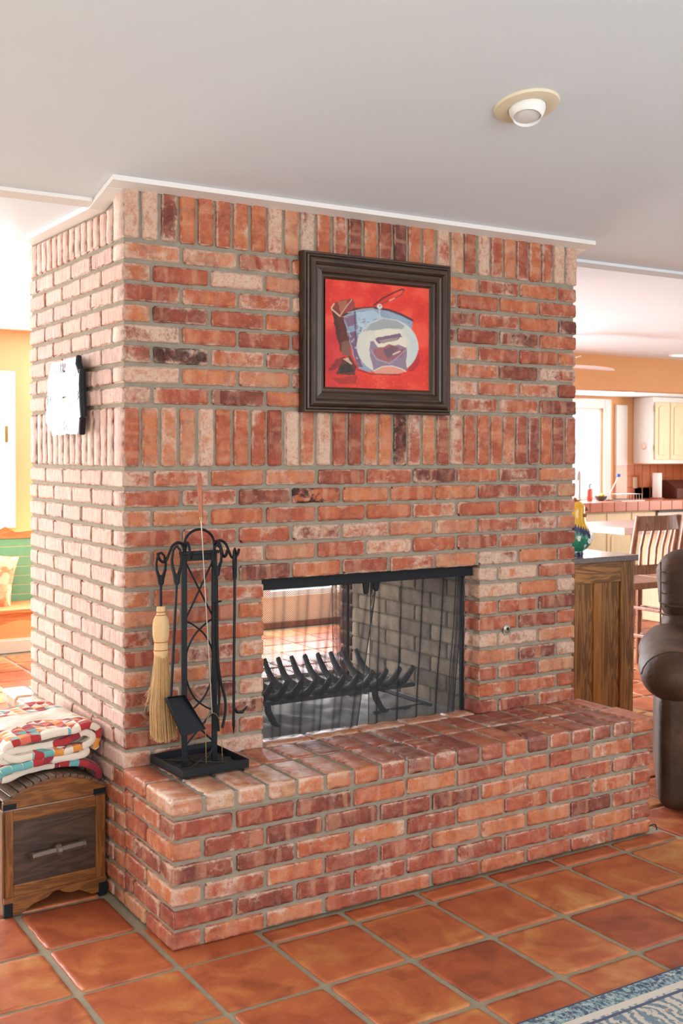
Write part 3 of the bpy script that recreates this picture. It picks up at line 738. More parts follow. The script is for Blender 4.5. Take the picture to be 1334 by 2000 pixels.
def mesh_curtain(xt0, xt1, xb0, xb1, z0, z1, y0, folds, seed, bunch=None):
    folds = folds*.72
    """woven wire curtain: two families of diagonal wires laid over a pleated sheet"""
    rnd = random.Random(seed); Wd = (xt1-xt0)*1.0; Hh = z1-z0; p = .0068
    ph = [rnd.uniform(0, 6.28) for _ in range(4)]
    def S_(a, b):                                # a 0..1 along, b 0..1 up
        x = (xb0+(xb1-xb0)*a)*(1-b)+(xt0+(xt1-xt0)*a)*b
        s = math.sin(2*math.pi*folds*a+ph[0]+.6*math.sin(3*a+ph[1])); s = math.copysign(abs(s)**.9, s)
        x += .003*math.sin(4*math.pi*folds*a+ph[2])*(1 if 0 < a < 1 else 0)
        return Vector((x, y0+.009*s*(1-.3*b)+.002*math.sin(9*b+ph[3]), z0+Hh*b))
    L = Wd*1.12; na = int(L/p); nbv = int(Hh/p); mb = MB(); r = .00075
    def seg_line(pts):
        pts = [S_(a, b) for a, b in pts]
        if len(pts) < 2: return
        k = len(mb.v); n = len(pts)
        for i, q in enumerate(pts):
            t = (pts[min(i+1, n-1)]-pts[max(i-1, 0)]).normalized(); s = Vector((t.z, 0, -t.x)); s = s.normalized() if s.length > 1e-4 else Vector((1, 0, 0))
            mb.v += [tuple(q+s*r), tuple(q-s*r), tuple(q+Vector((0, -r*1.6, 0)))]
        for i in range(n-1):
            a = k+i*3; b = a+3
            mb.f += [(a, a+1, b+1, b), (a+1, a+2, b+2, b+1), (a+2, a, b, b+2)]
    for s in range(-nbv, na+1):
        for sg in (1, -1):
            pts = []
            for t in range(nbv+1):
                a = (s+t)/na if sg == 1 else (s+nbv-t)/na
                if 0 <= a <= 1: pts.append((a, t/nbv))
            seg_line(pts)
    for a in (0.0, 1.0):
        mb.tube([S_(a, b/20) for b in range(21)], .0017, 5)
    k = 0
    me = bpy.data.meshes.new('mesh_curtain'); me.from_pydata(mb.v, [], mb.f); me.materials.append(M['wire'])
    o = link(bpy.data.objects.new('mesh_curtain', me)); o['kind'] = 'stuff'; return o
child(mesh_curtain(OPX0+.012, 1.06, OPX0+.012, .968, HT+.002, 1.045, .062, 7, 3), scr)
child(mesh_curtain(1.028, OPX1-.02, 1.016, OPX1-.075, HT+.002, 1.045, .066, 6, 5), scr)
child(mesh_curtain(OPX1-.055, OPX1-.02, OPX1-.10, OPX1-.045, HT+.002, 1.045, .078, 2, 9), scr)
bscr = empty('rear_fire_screen', 'dark gathered mesh screen at the far opening of the firebox', 'fire screen', (1.45, D-.12, .46))
child(MB().box(OPX0+.002, OPX1-.002, D-.13, D-.12, 1.03, OPZ+.04).build('valance_bar', M['matte_black'], None), bscr)
child(MB().tube([(OPX1-.03, D-.12, .455+.06*k) for k in range(11)], .006, 6).build('side_post', M['matte_black'], None, smooth=True), bscr)
child(mesh_curtain(OPX1-.12, OPX1-.04, OPX1-.11, OPX1-.04, .455, 1.05, D-.12, 5, 21), bscr)

# ------------------------------------------------------------------ grate
gr = empty('fire_grate', 'ashy cast iron fireplace grate with two rows of upright prongs inside the firebox', 'grate', (1.0, .43, .452))
gz = .452
for k in range(12):
    x = .60+k*.0655
    pts = [(x, .195, .642), (x, .222, .612), (x, .255, .580), (x, .30, .560), (x, .42, .550), (x, .52, .560), (x, .57, .580), (x, .605, .612), (x, .632, .648)]
    m = MB().tube(pts, [.009, .011, .013, .0135, .0135, .0135, .013, .011, .009], 8, flat=(1.0, 1.3))
    child(m.build('grate_bar', M['cast'], None, smooth=True), gr)
for y in (.30, .54):
    child(MB().box(.58, 1.40, y-.012, y+.012, .536, .552).build('cross_rail', M['cast'], None, bevel=.003), gr)
for x in (.70, 1.20):
    for y, s in ((.30, -1), (.54, 1)):
        child(MB().tube([(x, y, .542), (x, y+s*.01, .51), (x+.01, y+s*.04, .470), (x+.012, y+s*.07, .459)], [.014, .014, .012, .011], 8).build('leg', M['cast'], None, smooth=True), gr)
ext = MB().tube([(1.16, .24, .4615), (1.44, .26, .4615)], .009, 6).tube([(1.16, .60, .4615), (1.44, .58, .4615)], .009, 6).tube([(1.44, .235, .4615), (1.44, .585, .4615)], .009, 6)
child(ext.build('log_lighter_pipe', M['cast'], None), gr)

# ------------------------------------------------------------------ painting
def rect_rails(x0, x1, z0, z1, profile, parent, mat, name='frame_rail'):
    """four mitred rails; profile is (inset from the outer edge, y)"""
    cs = [((x0, z0), (1, 1)), ((x1, z0), (-1, 1)), ((x1, z1), (-1, -1)), ((x0, z1), (1, -1))]
    for i in range(4):
        (ax, az), (sx, sz) = cs[i]; (bx, bz), (tx, tz) = cs[(i+1) % 4]
        A = [(ax+sx*d, y, az+sz*d) for d, y in profile]; B = [(bx+tx*d, y, bz+tz*d) for d, y in profile]
        n = len(profile); mx, mz = (ax+bx)/2, (az+bz)/2
        vs = [Vector(p)-Vector((mx, 0, mz)) for p in A+B]
        fs = [(k, (k+1) % n, n+(k+1) % n, n+k) for k in range(n)]+[tuple(range(n-1, -1, -1)), tuple(range(n, 2*n))]
        R = Matrix.Rotation(math.pi/2, 4, 'Y') if i % 2 else Matrix.Identity(4)
        vs = [R.inverted() @ v for v in vs]
        mb = MB().add(vs, fs); o = mb.build(name, mat, parent); o.location = Vector((mx, 0, mz))-Vector(parent.location)
        if i % 2: o.rotation_euler = R.to_euler()
PX0, PX1, PZ0, PZ1 = on(1, -.004, 585, 650).x, on(1, -.036, 881, 650).x, 1.668, 2.252
pic = empty('framed_painting', 'red still life painting of a bucket in a broad dark wooden frame', 'painting', ((PX0+PX1)/2, -.003, PZ0))
prof = [(0, .0), (0, -.030), (.004, -.036), (.011, -.036), (.013, -.033), (.016, -.041), (.024, -.042), (.027, -.038), (.031, -.047), (.040, -.052), (.050, -.052), (.058, -.046), (.062, -.038), (.072, -.036), (.083, -.038), (.090, -.040), (.094, -.030), (.100, -.027), (.108, -.027), (.113, -.021), (.118, -.018), (.118, 0)]
prof = [(d*.80, y) for d, y in prof]
rect_rails(PX0, PX1, PZ0, PZ1, prof, pic, M['framewood'])
CX0, CX1, CZ0, CZ1 = on(1, -.0175, 638, 650).x, on(1, -.0175, 843, 650).x, on(1, -.0175, 640, 753).z, on(1, -.0175, 640, 545.8).z
print('frame', PX0, PX1, CX0, CX1, CZ0, CZ1)
def tri_in(P, X, Y):
    ins = np.zeros(X.shape, bool); n = len(P); j = n-1
    for i in range(n):
        xi, yi = P[i]; xj, yj = P[j]
        c = ((yi > Y) != (yj > Y)) & (X < (xj-xi)*(Y-yi)/((yj-yi) or 1e-9)+xi); ins ^= c; j = i
    return ins
def vnoise(X, Y, s, sd=0):
    out = np.empty(X.size); f = X.ravel()/s; g = Y.ravel()/s
    for i in range(X.size): out[i] = noise.noise((f[i]+sd, g[i], sd*1.7))
    return out.reshape(X.shape)
def paint_canvas():
    N = 280
    s, t = np.meshgrid(np.linspace(0, 1, N), np.linspace(0, 1, N))
    c = [(112, 88), (1250, 195), (1228, 1262), (90, 1222)]
    X = (1-s)*(1-t)*c[0][0]+s*(1-t)*c[1][0]+s*t*c[2][0]+(1-s)*t*c[3][0]
    Y = (1-s)*(1-t)*c[0][1]+s*(1-t)*c[1][1]+s*t*c[2][1]+(1-s)*t*c[3][1]
    n1 = vnoise(X, Y, 150, 1); n2 = vnoise(X, Y, 40, 5); n3 = vnoise(X, Y*2.2, 28, 9)
    A = lambda r, g, b: np.array(srgb(r, g, b))
    img = np.zeros(X.shape+(3,)); base = A(224, 52, 36); img[:] = base
    def lay(mask, col, k=1.0):
        kk = (mask*k)[..., None]; img[:] = img*(1-kk)+A(*col)*kk
    ss = lambda v, a, b: np.clip((v-a)/(b-a), 0, 1)
    lay(ss(n1, .05, .35), (240, 84, 62), .8); lay(ss(-n1, .1, .4), (206, 34, 34), .7); lay(ss(n2, .2, .5), (236, 66, 38), .6)
    lay(ss(X, 480, 120)*ss(Y, 500, 700), (190, 38, 50), .8); lay(ss(n3, .25, .5)*ss(Y, 1050, 1180), (236, 84, 44), .7)
    lay(ss(Y, 1060, 1100)*(n3 < .1), (214, 54, 34), .5)
    wob = n2*10
    def poly(P, col, k=1.0): lay(tri_in(P, X+wob, Y+wob*.6).astype(float), col, k)
    def line(P, wdt, col, k=1.0):
        m = np.zeros(X.shape)
        for (a, b), (c_, d) in zip(P[:-1], P[1:]):
            L2 = (c_-a)**2+(d-b)**2; q = np.clip(((X-a)*(c_-a)+(Y-b)*(d-b))/L2, 0, 1)
            m = np.maximum(m, np.clip((wdt-np.hypot(X-a-q*(c_-a), Y-b-q*(d-b)))/4+.5, 0, 1))
        lay(m, col, k)
    # shadow, boot, pail, disc
    poly([(120, 1040), (210, 930), (300, 900), (280, 980), (160, 1060)], (110, 30, 36), .8)
    poly([(170, 1130), (420, 1100), (400, 1190), (230, 1190)], (140, 40, 36), .7)
    poly([(1000, 900), (1090, 880), (1090, 960), (1010, 1060), (960, 1050)], (170, 34, 46), .8)
    poly([(165, 410), (190, 360), (260, 318), (375, 308), (400, 400), (300, 470), (240, 500)], (128, 52, 40))
    poly([(235, 330), (330, 320), (320, 380), (255, 470)], (164, 98, 70)); poly([(345, 340), (395, 300), (410, 410), (290, 460)], (150, 60, 60))
    poly([(168, 410), (255, 490), (300, 500), (350, 740), (345, 830), (255, 860), (215, 700)], (92, 40, 34)); poly([(175, 430), (215, 470), (250, 640), (240, 800), (205, 640)], (70, 32, 30))
    poly([(262, 760), (345, 735), (360, 900), (270, 890)], (124, 84, 68)); poly([(270, 930), (350, 900), (410, 1010), (400, 1100), (200, 1090), (240, 1000)], (88, 46, 36))
    poly([(240, 1010), (330, 960), (390, 1060), (230, 1080)], (46, 36, 34)); poly([(275, 930), (330, 915), (370, 990), (345, 980)], (206, 170, 140))
    line([(168, 400), (195, 358)], 7, (220, 184, 150)); line([(168, 412), (250, 486)], 7, (214, 180, 150)); line([(255, 480), (340, 355)], 5, (210, 160, 140)); line([(350, 350), (378, 310)], 4, (214, 170, 150))
    poly([(285, 480), (410, 410), (600, 395), (760, 420), (900, 470), (1018, 530), (1000, 620), (860, 900), (560, 1070), (440, 1030), (380, 900)], (140, 158, 180))
    poly([(420, 450), (600, 420), (700, 500), (520, 620), (440, 700)], (166, 190, 206)); poly([(720, 430), (1000, 540), (985, 600), (800, 520)], (146, 168, 190))
    poly([(290, 500), (400, 470), (420, 560), (330, 600)], (128, 98, 124)); poly([(330, 660), (410, 640), (430, 860), (470, 1010), (420, 1010)], (118, 84, 112))
    lay(tri_in([(290, 490), (1000, 540), (800, 900), (430, 1000)], X, Y)*ss(n3, .15, .35), (110, 92, 122), .7)
    lay(tri_in([(290, 490), (1000, 540), (800, 900), (430, 1000)], X, Y)*ss(n2, .2, .4), (190, 208, 220), .6)
    line([(285, 478), (410, 412), (600, 396), (760, 420), (900, 470), (1018, 528)], 11, (72, 44, 56)); line([(330, 450), (480, 412), (600, 402)], 4, (210, 180, 180), .8)
    line([(405, 440), (410, 700), (440, 900)], 9, (88, 60, 84), .8)
    line([(600, 372), (700, 300), (820, 240), (905, 206), (932, 214)], 8, (96, 28, 30)); line([(932, 214), (900, 262), (820, 305), (700, 350), (660, 380)], 7, (150, 62, 54)); line([(770, 325), (825, 298)], 5, (232, 180, 150))
    lay(np.clip((30-np.hypot(X-664, Y-385))/6, 0, 1), (216, 206, 206)); lay(np.clip((9-np.hypot(X-668, Y-378))/4, 0, 1), (90, 50, 56)); line([(662, 410), (664, 500)], 6, (200, 196, 204))
    e = ((X-745)/332)**2+((Y-798)/290)**2
    disc = np.clip((1-e)*22, 0, 1)*(Y < 1085-(X-745)*.02)
    lay(disc, (208, 206, 196)); lay(disc*ss(X, 900, 1040), (190, 204, 206), .8); lay(disc*ss(np.hypot(X-745, (Y-798)), 250, 200)*ss(n1, -.2, .4), (222, 216, 194), .8)
    poly([(478, 650), (560, 560), (700, 508), (820, 520), (940, 580), (900, 620), (760, 610), (600, 630)], (158, 164, 166)); poly([(600, 640), (760, 612), (900, 640), (900, 690), (620, 720)], (222, 216, 196))
    line([(470, 690), (560, 560), (700, 505), (860, 530), (980, 620), (1060, 740), (1076, 830)], 5, (206, 214, 212), .7)
    poly([(555, 745), (600, 740), (900, 690), (945, 810), (945, 1040), (590, 1055), (552, 880)], (140, 122, 142)); poly([(590, 735), (930, 700), (940, 810), (860, 780), (700, 800), (640, 810)], (224, 216, 196))
    poly([(610, 720), (640, 700), (880, 662), (896, 690), (860, 730), (700, 765), (640, 768)], (122, 96, 122)); poly([(650, 735), (860, 700), (840, 735), (680, 762)], (160, 140, 140))
    poly([(590, 830), (700, 800), (760, 776), (860, 800), (870, 840), (800, 900), (740, 960), (650, 930), (596, 880)], (158, 96, 98)); poly([(700, 830), (780, 790), (850, 815), (760, 930), (720, 900)], (112, 84, 98))
    poly([(780, 900), (870, 830), (945, 810), (900, 900), (780, 950)], (150, 90, 104)); line([(560, 830), (620, 930), (760, 975), (860, 900), (940, 830)], 6, (176, 164, 176), .7); line([(800, 880), (870, 850)], 8, (220, 210, 200), .8)
    poly([(590, 1050), (680, 1010), (780, 1000), (890, 1030), (930, 1060), (850, 1085), (600, 1082)], (222, 150, 128)); line([(590, 1052), (680, 1008), (780, 1000), (890, 1030), (935, 1058)], 5, (214, 210, 204))
    line([(420, 1040), (560, 1085), (880, 1092)], 6, (90, 40, 48), .8)
    lay(ss(vnoise(X, Y, 12, 3), .25, .5), (250, 120, 80), .12)
    k_ = np.pad(img, ((1, 1), (1, 1), (0, 0)), 'edge'); img = (k_[1:-1, 1:-1]*2+k_[:-2, 1:-1]+k_[2:, 1:-1]+k_[1:-1, :-2]+k_[1:-1, 2:])/6
    img = np.clip(img, 0, 1)
    vx = (s-.5)*(CX1-CX0+.012); vz = (.5-t)*(CZ1-CZ0+.012)
    me = bpy.data.meshes.new('canvas'); vs = [(float(a), float(n2[i, j])*.0006, float(b)) for i, j, a, b in ((i, j, vx[i, j], vz[i, j]) for i in range(N) for j in range(N))]
    fs = [(i*N+j, i*N+j+1, (i+1)*N+j+1, (i+1)*N+j) for i in range(N-1) for j in range(N-1)]
    me.from_pydata(vs, [], fs); a = me.color_attributes.new('paint', 'FLOAT_COLOR', 'POINT')
    cc = np.ones((N*N, 4), np.float32); cc[:, :3] = img.reshape(-1, 3); a.data.foreach_set('color', cc.ravel())
    me.materials.append(M['canvas']); o = link(bpy.data.objects.new('canvas', me)); o.parent = pic
    o.location = Vector(((CX0+CX1)/2, -.0175, (CZ0+CZ1)/2))-pic.location
    return o
paint_canvas()
child(MB().box(PX0+.1, PX1-.1, -.0145, -.002, PZ0+.09, PZ1-.09).build('backing_board', M['framewood'], None), pic)

# ------------------------------------------------------------------ wall clock (warped silver plate)
ck = empty('wall_clock', 'warped silver glass wall clock with sparse black numerals on the chimney side', 'clock', (-.002, .53, 1.58))
out = [(.703, 1.853), (.64, 1.860), (.56, 1.862), (.478, 1.866), (.387, 1.862), (.35, 1.84), (.330, 1.813), (.332, 1.738), (.318, 1.653), (.345, 1.60), (.359, 1.587), (.419, 1.586), (.493, 1.589), (.557, 1.584), (.61, 1.586), (.655, 1.582), (.675, 1.61), (.733, 1.638), (.742, 1.736), (.752, 1.799), (.714, 1.809)]
def plate():
    n = 26; bm = bmesh.new(); ymin, ymax, zmin, zmax = .31, .76, 1.575, 1.87
    g = {}
    P = np.array(out); ys = np.linspace(ymin, ymax, n*2); zs = np.linspace(zmin, zmax, n*2)
    # star-shaped fill from the centre keeps the ragged outline
    cy, cz = .535, 1.72; rings = 12; m = len(out)*4; vs = []; fs = []
    def outp(k):
        i = k/4; a = int(i) % len(out); b = (a+1) % len(out); f = i-int(i)
        return out[a][0]*(1-f)+out[b][0]*f+.002*math.sin(k*2.1), out[a][1]*(1-f)+out[b][1]*f+.0015*math.cos(k*1.7)
    def wave(y, z): return -.03-.014*noise.noise((y*8, z*7, 1.3))-.007*noise.noise((y*17, z*15, 4.3))-.01*max(0, (.42-y))*4
    for side in (0, 1):
        vs.append((wave(cy, cz)+.006*side, cy, cz))
        for r in range(1, rings+1):
            for k in range(m):
                oy, oz = outp(k); f = r/rings; y, z = cy+(oy-cy)*f, cz+(oz-cz)*f; vs.append((wave(y, z)+.006*side, y, z))
    H = 1+rings*m
    for side in (0, 1):
        b = side*H
        for k in range(m): fs.append((b, b+1+k, b+1+(k+1) % m))
        for r in range(rings-1):
            for k in range(m): fs.append((b+1+r*m+k, b+1+(r+1)*m+k, b+1+(r+1)*m+(k+1) % m, b+1+r*m+(k+1) % m))
    for k in range(m): a = 1+(rings-1)*m+k; c_ = 1+(rings-1)*m+(k+1) % m; fs.append((a, c_, H+c_, H+a))
    return MB().add(vs, fs), wave
pm, wave = plate()
child(pm.build('clock_plate', M['clock'], None, smooth=True), ck)
child(MB().tube([(-.034, .348, 1.862), (-.040, .335, 1.835), (-.038, .312, 1.806)], [.010, .0125, .0125], 12).tube([(-.042, .286, 1.812), (-.046, .279, 1.76), (-.046, .272, 1.69), (-.044, .270, 1.645)], [.0125, .0135, .0135, .013], 12)
      .tube([(-.040, .292, 1.640), (-.038, .304, 1.615), (-.034, .318, 1.588)], [.0125, .013, .012], 12).build('draped_edge', M['iron'], None, smooth=True, label='dark rounded draped edge'), ck)
child(MB().tube([(-.003, .55, 1.75), (-.018, .55, 1.75)], .012, 8).tube([(-.003, .42, 1.68), (-.018, .42, 1.68)], .010, 8).build('wall_standoff', M['iron'], None), ck)
def text(name, s, loc, rot, size, mat, parent, extrude=.0008, sx=1.0):
    cu = bpy.data.curves.new(name, 'FONT'); cu.body = s; cu.size = size; cu.extrude = extrude; cu.offset = .0009; cu.align_x = 'CENTER'; cu.align_y = 'CENTER'
    cu.materials.append(mat); o = link(bpy.data.objects.new(name, cu)); o.rotation_euler = rot; o.scale = (sx, 1, 1); o.parent = parent
    me = bpy.data.meshes.new_from_object(o); nm = o.name; bpy.data.objects.remove(o); q = link(bpy.data.objects.new(name, me)); q.rotation_euler = rot; q.parent = parent; q.location = Vector(loc)-Vector(parent.location); q.scale = (sx, 1, 1)
    return q
for s_, y, z in (('12', .538, 1.832), ('3', .346, 1.722), ('6', .513, 1.615), ('9', .692, 1.719)):
    text('numeral', s_, (wave(y, z)-.0055, y, z), (math.pi/2, 0, -math.pi/2), .046, M['ink'], ck)
child(MB().tube([(wave(.535, 1.724)-.001, .535, 1.724), (wave(.535, 1.724)-.008, .535, 1.724)], .004, 8).build('clock_pin', M['brass'], None), ck)
hm = MB(); wx = wave(.535, 1.724)-.006
hm.tube([(wx, .535, 1.724), (wx, .548, 1.726)], .0012, 4).tube([(wx, .535, 1.724), (wx, .520, 1.727)], .0012, 4)
child(hm.build('clock_hand', M['ink'], None), ck)

# ------------------------------------------------------------------ gas valve in the brickwork
gv = empty('gas_valve', 'small round chrome gas valve with a square key hole right of the firebox', 'valve', (1.654, -.001, .798))
child(MB().lathe([(.019, 0), (.019, .003), (.015, .006), (.007, .007), (.006, .003)], 20, mat=Matrix.Translation((1.654, .0, .798)) @ Matrix.Rotation(math.pi/2, 4, 'X')).build('valve_plate', M['steel'], None, smooth=True), gv)
child(MB().box(1.650, 1.658, -.0085, -.003, .793, .804).build('key_hole', M['black'], None), gv)
child(MB().prism([(1.636, .772), (1.672, .774), (1.676, .79), (1.668, .80), (1.640, .80), (1.634, .786)], -.0035, .004, axis=1).build('mortar_patch', M['mortar'], None), gv)

# ------------------------------------------------------------------ fireplace tool stand and tools
ts = empty('tool_stand', 'black wrought iron fireplace tool stand with an arched open frame on the hearth', 'tool stand', (.215, -.13, HT+.002), math.radians(3))
def sm(P, n=6):
    P = [Vector(p) for p in P]; out = []
    for i in range(len(P)-1):
        p0, p1, p2, p3 = [P[max(0, min(len(P)-1, i+k))] for k in (-1, 0, 1, 2)]
        for k in range(n):
            t = k/n; out.append(.5*((2*p1)+(p2-p0)*t+(2*p0-5*p1+4*p2-p3)*t*t+(3*p1-p0-3*p2+p3)*t**3))
    return out+[P[-1]]
def lt(p): return Vector(p)-Vector((.215, -.13, 0))          # helper: world plan -> stand plan (rotation ignored)
def tch(o): o.parent = ts; return o
zt0 = .0
tr = MB(); w2, d2, hh = .122, .118, .028
for x0, x1, y0, y1 in ((-w2, w2, -d2, -d2+.004), (-w2, w2, d2-.004, d2), (-w2, -w2+.004, -d2, d2), (w2-.004, w2, -d2, d2)): tr.box(x0, x1, y0, y1, .006, .006+hh)
for x, y in ((-.1, -.1), (.1, -.1), (-.1, .1), (.1, .1)): tr.box(x-.008, x+.008, y-.008, y+.008, 0, .007)
tch(tr.build('base_tray', M['iron'], None, bevel=.001))
gl = MB().box(-w2, w2, -d2, d2, .008, .010)
for k in range(3): gl.box(-w2, w2, -.05+k*.05-.003, -.05+k*.05+.003, .010, .016)
gl.tube([(-w2, d2, .02), (-.05, .03, .02), (w2, -d2, .02)], .003, 5).tube([(-w2, -d2, .02), (0, 0, .02), (w2, d2, .02)], .003, 5)
tch(gl.build('tray_floor', M['soot'], None))
ux = (-.056, .056); ytop = .0
fr = MB()
for x in ux: fr.box(x-.0095, x+.0095, -.004, .004, .012, .715)
fr.box(ux[0], ux[1], -.003, .003, .690, .715).box(ux[0]-.014, ux[1]+.014, -.012, .012, .712, .722).box(ux[0], ux[1], -.003, .003, .062, .078)
for x in ux: fr.box(x-.012, x+.012, -.007, .007, .010, .016)
tch(fr.build('upright_frame', M['iron'], None, bevel=.0012))
def arc(cx, cz, rx, rz, a0, a1, n=18, y=0): return [(cx+rx*math.cos(math.radians(a0+(a1-a0)*k/n)), y, cz+rz*math.sin(math.radians(a0+(a1-a0)*k/n))) for k in range(n+1)]
tch(MB().tube([(ux[0], 0, .715)]+arc(0, .742, .056, .052, 180, 0)+[(ux[1], 0, .715)], .0045, 8).build('top_arch', M['iron'], None, smooth=True))
i0, i1 = ux[0]+.006, ux[1]-.006
br = MB()
br.tube([(i0, 0, .685), (i1, 0, .50)], .0032, 6).tube([(i1, 0, .685), (i0, 0, .50)], .0032, 6)
br.tube(sm([(i0, .0, .492), (-.02, 0, .475), (.02, 0, .44), (i1-.004, 0, .39), (i1, 0, .34), (i1-.004, 0, .29), (.02, 0, .235), (-.02, 0, .2), (i0, 0, .185)]), .0032, 6)
br.tube(sm([(i1, .0, .492), (.02, 0, .475), (-.02, 0, .44), (i0+.004, 0, .39), (i0, 0, .34), (i0+.004, 0, .29), (-.02, 0, .235), (.02, 0, .2), (i1, 0, .185)]), .0032, 6)
br.tube([(i0, 0, .178), (i1, 0, .08)], .0032, 6).tube([(i1, 0, .178), (i0, 0, .08)], .0032, 6)
br.tube([(i0, 0, .07)]+arc(0, .062, .048, .046, 180, 360)+[(i1, 0, .07)], .0032, 6)
tch(br.build('scroll_brace', M['iron'], None, smooth=True))
def hook(sx, ydir):
    pts = []
    x0 = sx*.052
    P = [(0, .66), (.002, .71), (.010, .748), (.028, .757), (.048, .745), (.060, .72), (.070, .700), (.083, .697), (.094, .708), (.100, .726)]
    for a, z in P: pts.append((x0+sx*a, ydir*a*.35, z-.004))
    return MB().tube(sm(pts), .0048, 8)
tch(hook(-1, .0).build('hook', M['iron'], None, smooth=True)); tch(hook(1, .0).build('hook', M['iron'], None, smooth=True))
def hook_front(sx):
    x0 = sx*.054; P = [(0, .66, 0), (0, .72, -.002), (0, .748, -.012), (-.002, .752, -.026), (-.004, .735, -.042), (-.006, .712, -.050), (-.008, .704, -.060), (-.010, .714, -.070), (-.012, .728, -.074)]
    return MB().tube(sm([(x0+sx*(-a)*1.0, y, z) for a, z, y in P]), .0048, 8)
tch(hook_front(-1).build('hook', M['iron'], None, smooth=True)); tch(hook_front(1).build('hook', M['iron'], None, smooth=True))
def loop_handle(m, x, y, ztop, zbot, rz=0.0):
    """flat iron needle-eye handle between ztop and zbot; rz turns the eye about the vertical"""
    c, s = math.cos(rz), math.sin(rz); h = ztop-zbot
    for sg in (1, -1):
        pts = [(0, 0), (.011, -.012), (.0155, -.04), (.014, -.06), (.006, -.088), (.003, -.11)]
        m.tube([(x+sg*a*c, y+sg*a*s, ztop+b*h/.115) for a, b in pts], [.0035, .004, .0045, .005, .006, .0065], 8)
    m.tube([(x, y, zbot+.035), (x, y, zbot)], [.008, .0065], 8); return m
Z0 = HT+.002
# broom
bmx, bmy = .078, -.13
bro = empty('hearth_broom', 'straw hearth broom with red twine hanging from the left hook of the tool stand', 'broom', (bmx, bmy, .565))
child(loop_handle(MB(), bmx, bmy, 1.195, 1.085, -.25).tube([(bmx, bmy, 1.09), (bmx, bmy, .985)], .0046, 8).build('broom_handle', M['iron'], None, smooth=True), bro)
prof = [(.0, 1.018), (.013, 1.018), (.0145, 1.008), (.0135, .996), (.0165, .990), (.024, .975), (.027, .952), (.0265, .925), (.023, .905), (.0215, .898), (.0225, .885), (.0225, .876), (.024, .872), (.020, .85), (.0, .85)]
hd_ = MB().lathe(prof, 40); hv = []
for (x, y, z) in hd_.v:
    a = math.atan2(y, x); k = 1+.05*math.sin(a*20); hv.append((bmx+x*k*1.05, bmy+y*k*.8, z))
hd_.v = hv; child(hd_.build('straw_head', M['straw_top'], None, smooth=True), bro)
for z, r in ((1.0, .0145), (.9895, .017), (.902, .0235), (.875, .0238)):
    child(MB().tube([(bmx+r*1.05*math.cos(a/12*2*math.pi), bmy+r*.8*math.sin(a/12*2*math.pi), z) for a in range(13)], .0012, 6, cap=False).build('twine', M['red'], None, smooth=True), bro)
bs = MB(); rnd = random.Random(5)
for k in range(520):
    a = rnd.uniform(0, 6.28); q = math.sqrt(rnd.random()); x0, y0 = q*.021*math.cos(a), q*.015*math.sin(a)
    zb = .572+rnd.uniform(0, .03)+(.012 if x0 < -.012 else 0); fx = 2.0+rnd.uniform(-.25, .3); sh = .012
    x1, y1 = x0*fx+sh*.6+rnd.uniform(-.004, .004), y0*1.7
    bs.tube([(bmx+x0, bmy+y0, .878), (bmx+x0*1.45+.001, bmy+y0*1.35, .79), (bmx+(x0+x1)*.62-.004, bmy+(y0+y1)*.6, .69), (bmx+x1, bmy+y1, zb)], [.0014, .0015, .0014, .0009], 3, cap=False)
for k in range(14):
    x0 = -.018-rnd.random()*.004; bs.tube([(bmx+x0, bmy, .86), (bmx+x0-.02, bmy-.01, .76), (bmx+x0-.03-rnd.random()*.012, bmy-.01+rnd.uniform(-.01, .01), .68+rnd.random()*.06)], .0005, 3, cap=False)
child(bs.build('bristles', M['straw'], None, kind='stuff'), bro)
# shovel
ysv = -.185; T = lambda u, v, y: on(1, y, u, v)
P0, P1, P2 = T(345, 1066, ysv), T(343, 1130, ysv), T(334, 1362, ysv)
sv = empty('fireplace_shovel', 'black fireplace shovel hanging on the stand with its pan tilted to the right', 'shovel', P2)
m = loop_handle(MB(), P0.x, ysv, P0.z, P1.z-.02, -.45).tube([(P0.x, ysv, P1.z-.01), P2], .0048, 8)
child(m.build('shovel_rod', M['iron'], None, smooth=True), sv)
a0, a1, b0, b1 = T(321, 1364, ysv-.004), T(357, 1360, ysv+.012), T(356, 1440, ysv-.05), T(401, 1424, ysv-.02)
pan = MB(); nrm = (a1-a0).cross(b0-a0).normalized(); nrm = nrm if nrm.y < 0 else -nrm
th_ = .0018; q = [a0, a1, b1, b0]; pan.add([p for p in q]+[p-nrm*th_ for p in q], [(0, 1, 2, 3), (7, 6, 5, 4), (0, 4, 5, 1), (1, 5, 6, 2), (2, 6, 7, 3), (3, 7, 4, 0)])
def wall_(p0, p1, h0, h1): pan.add([p0, p1, p1+nrm*h1, p0+nrm*h0]+[x-(p1-p0).cross(nrm).normalized()*.0016 for x in (p0, p1, p1+nrm*h1, p0+nrm*h0)], [(0, 1, 2, 3), (7, 6, 5, 4), (0, 4, 5, 1), (1, 5, 6, 2), (2, 6, 7, 3), (3, 7, 4, 0)])
wall_(a0, b0, .016, .004); wall_(b1, a1, .004, .016); wall_(a1, a0, .022, .022)
child(pan.build('shovel_pan', M['iron'], None, bevel=.0006), sv)
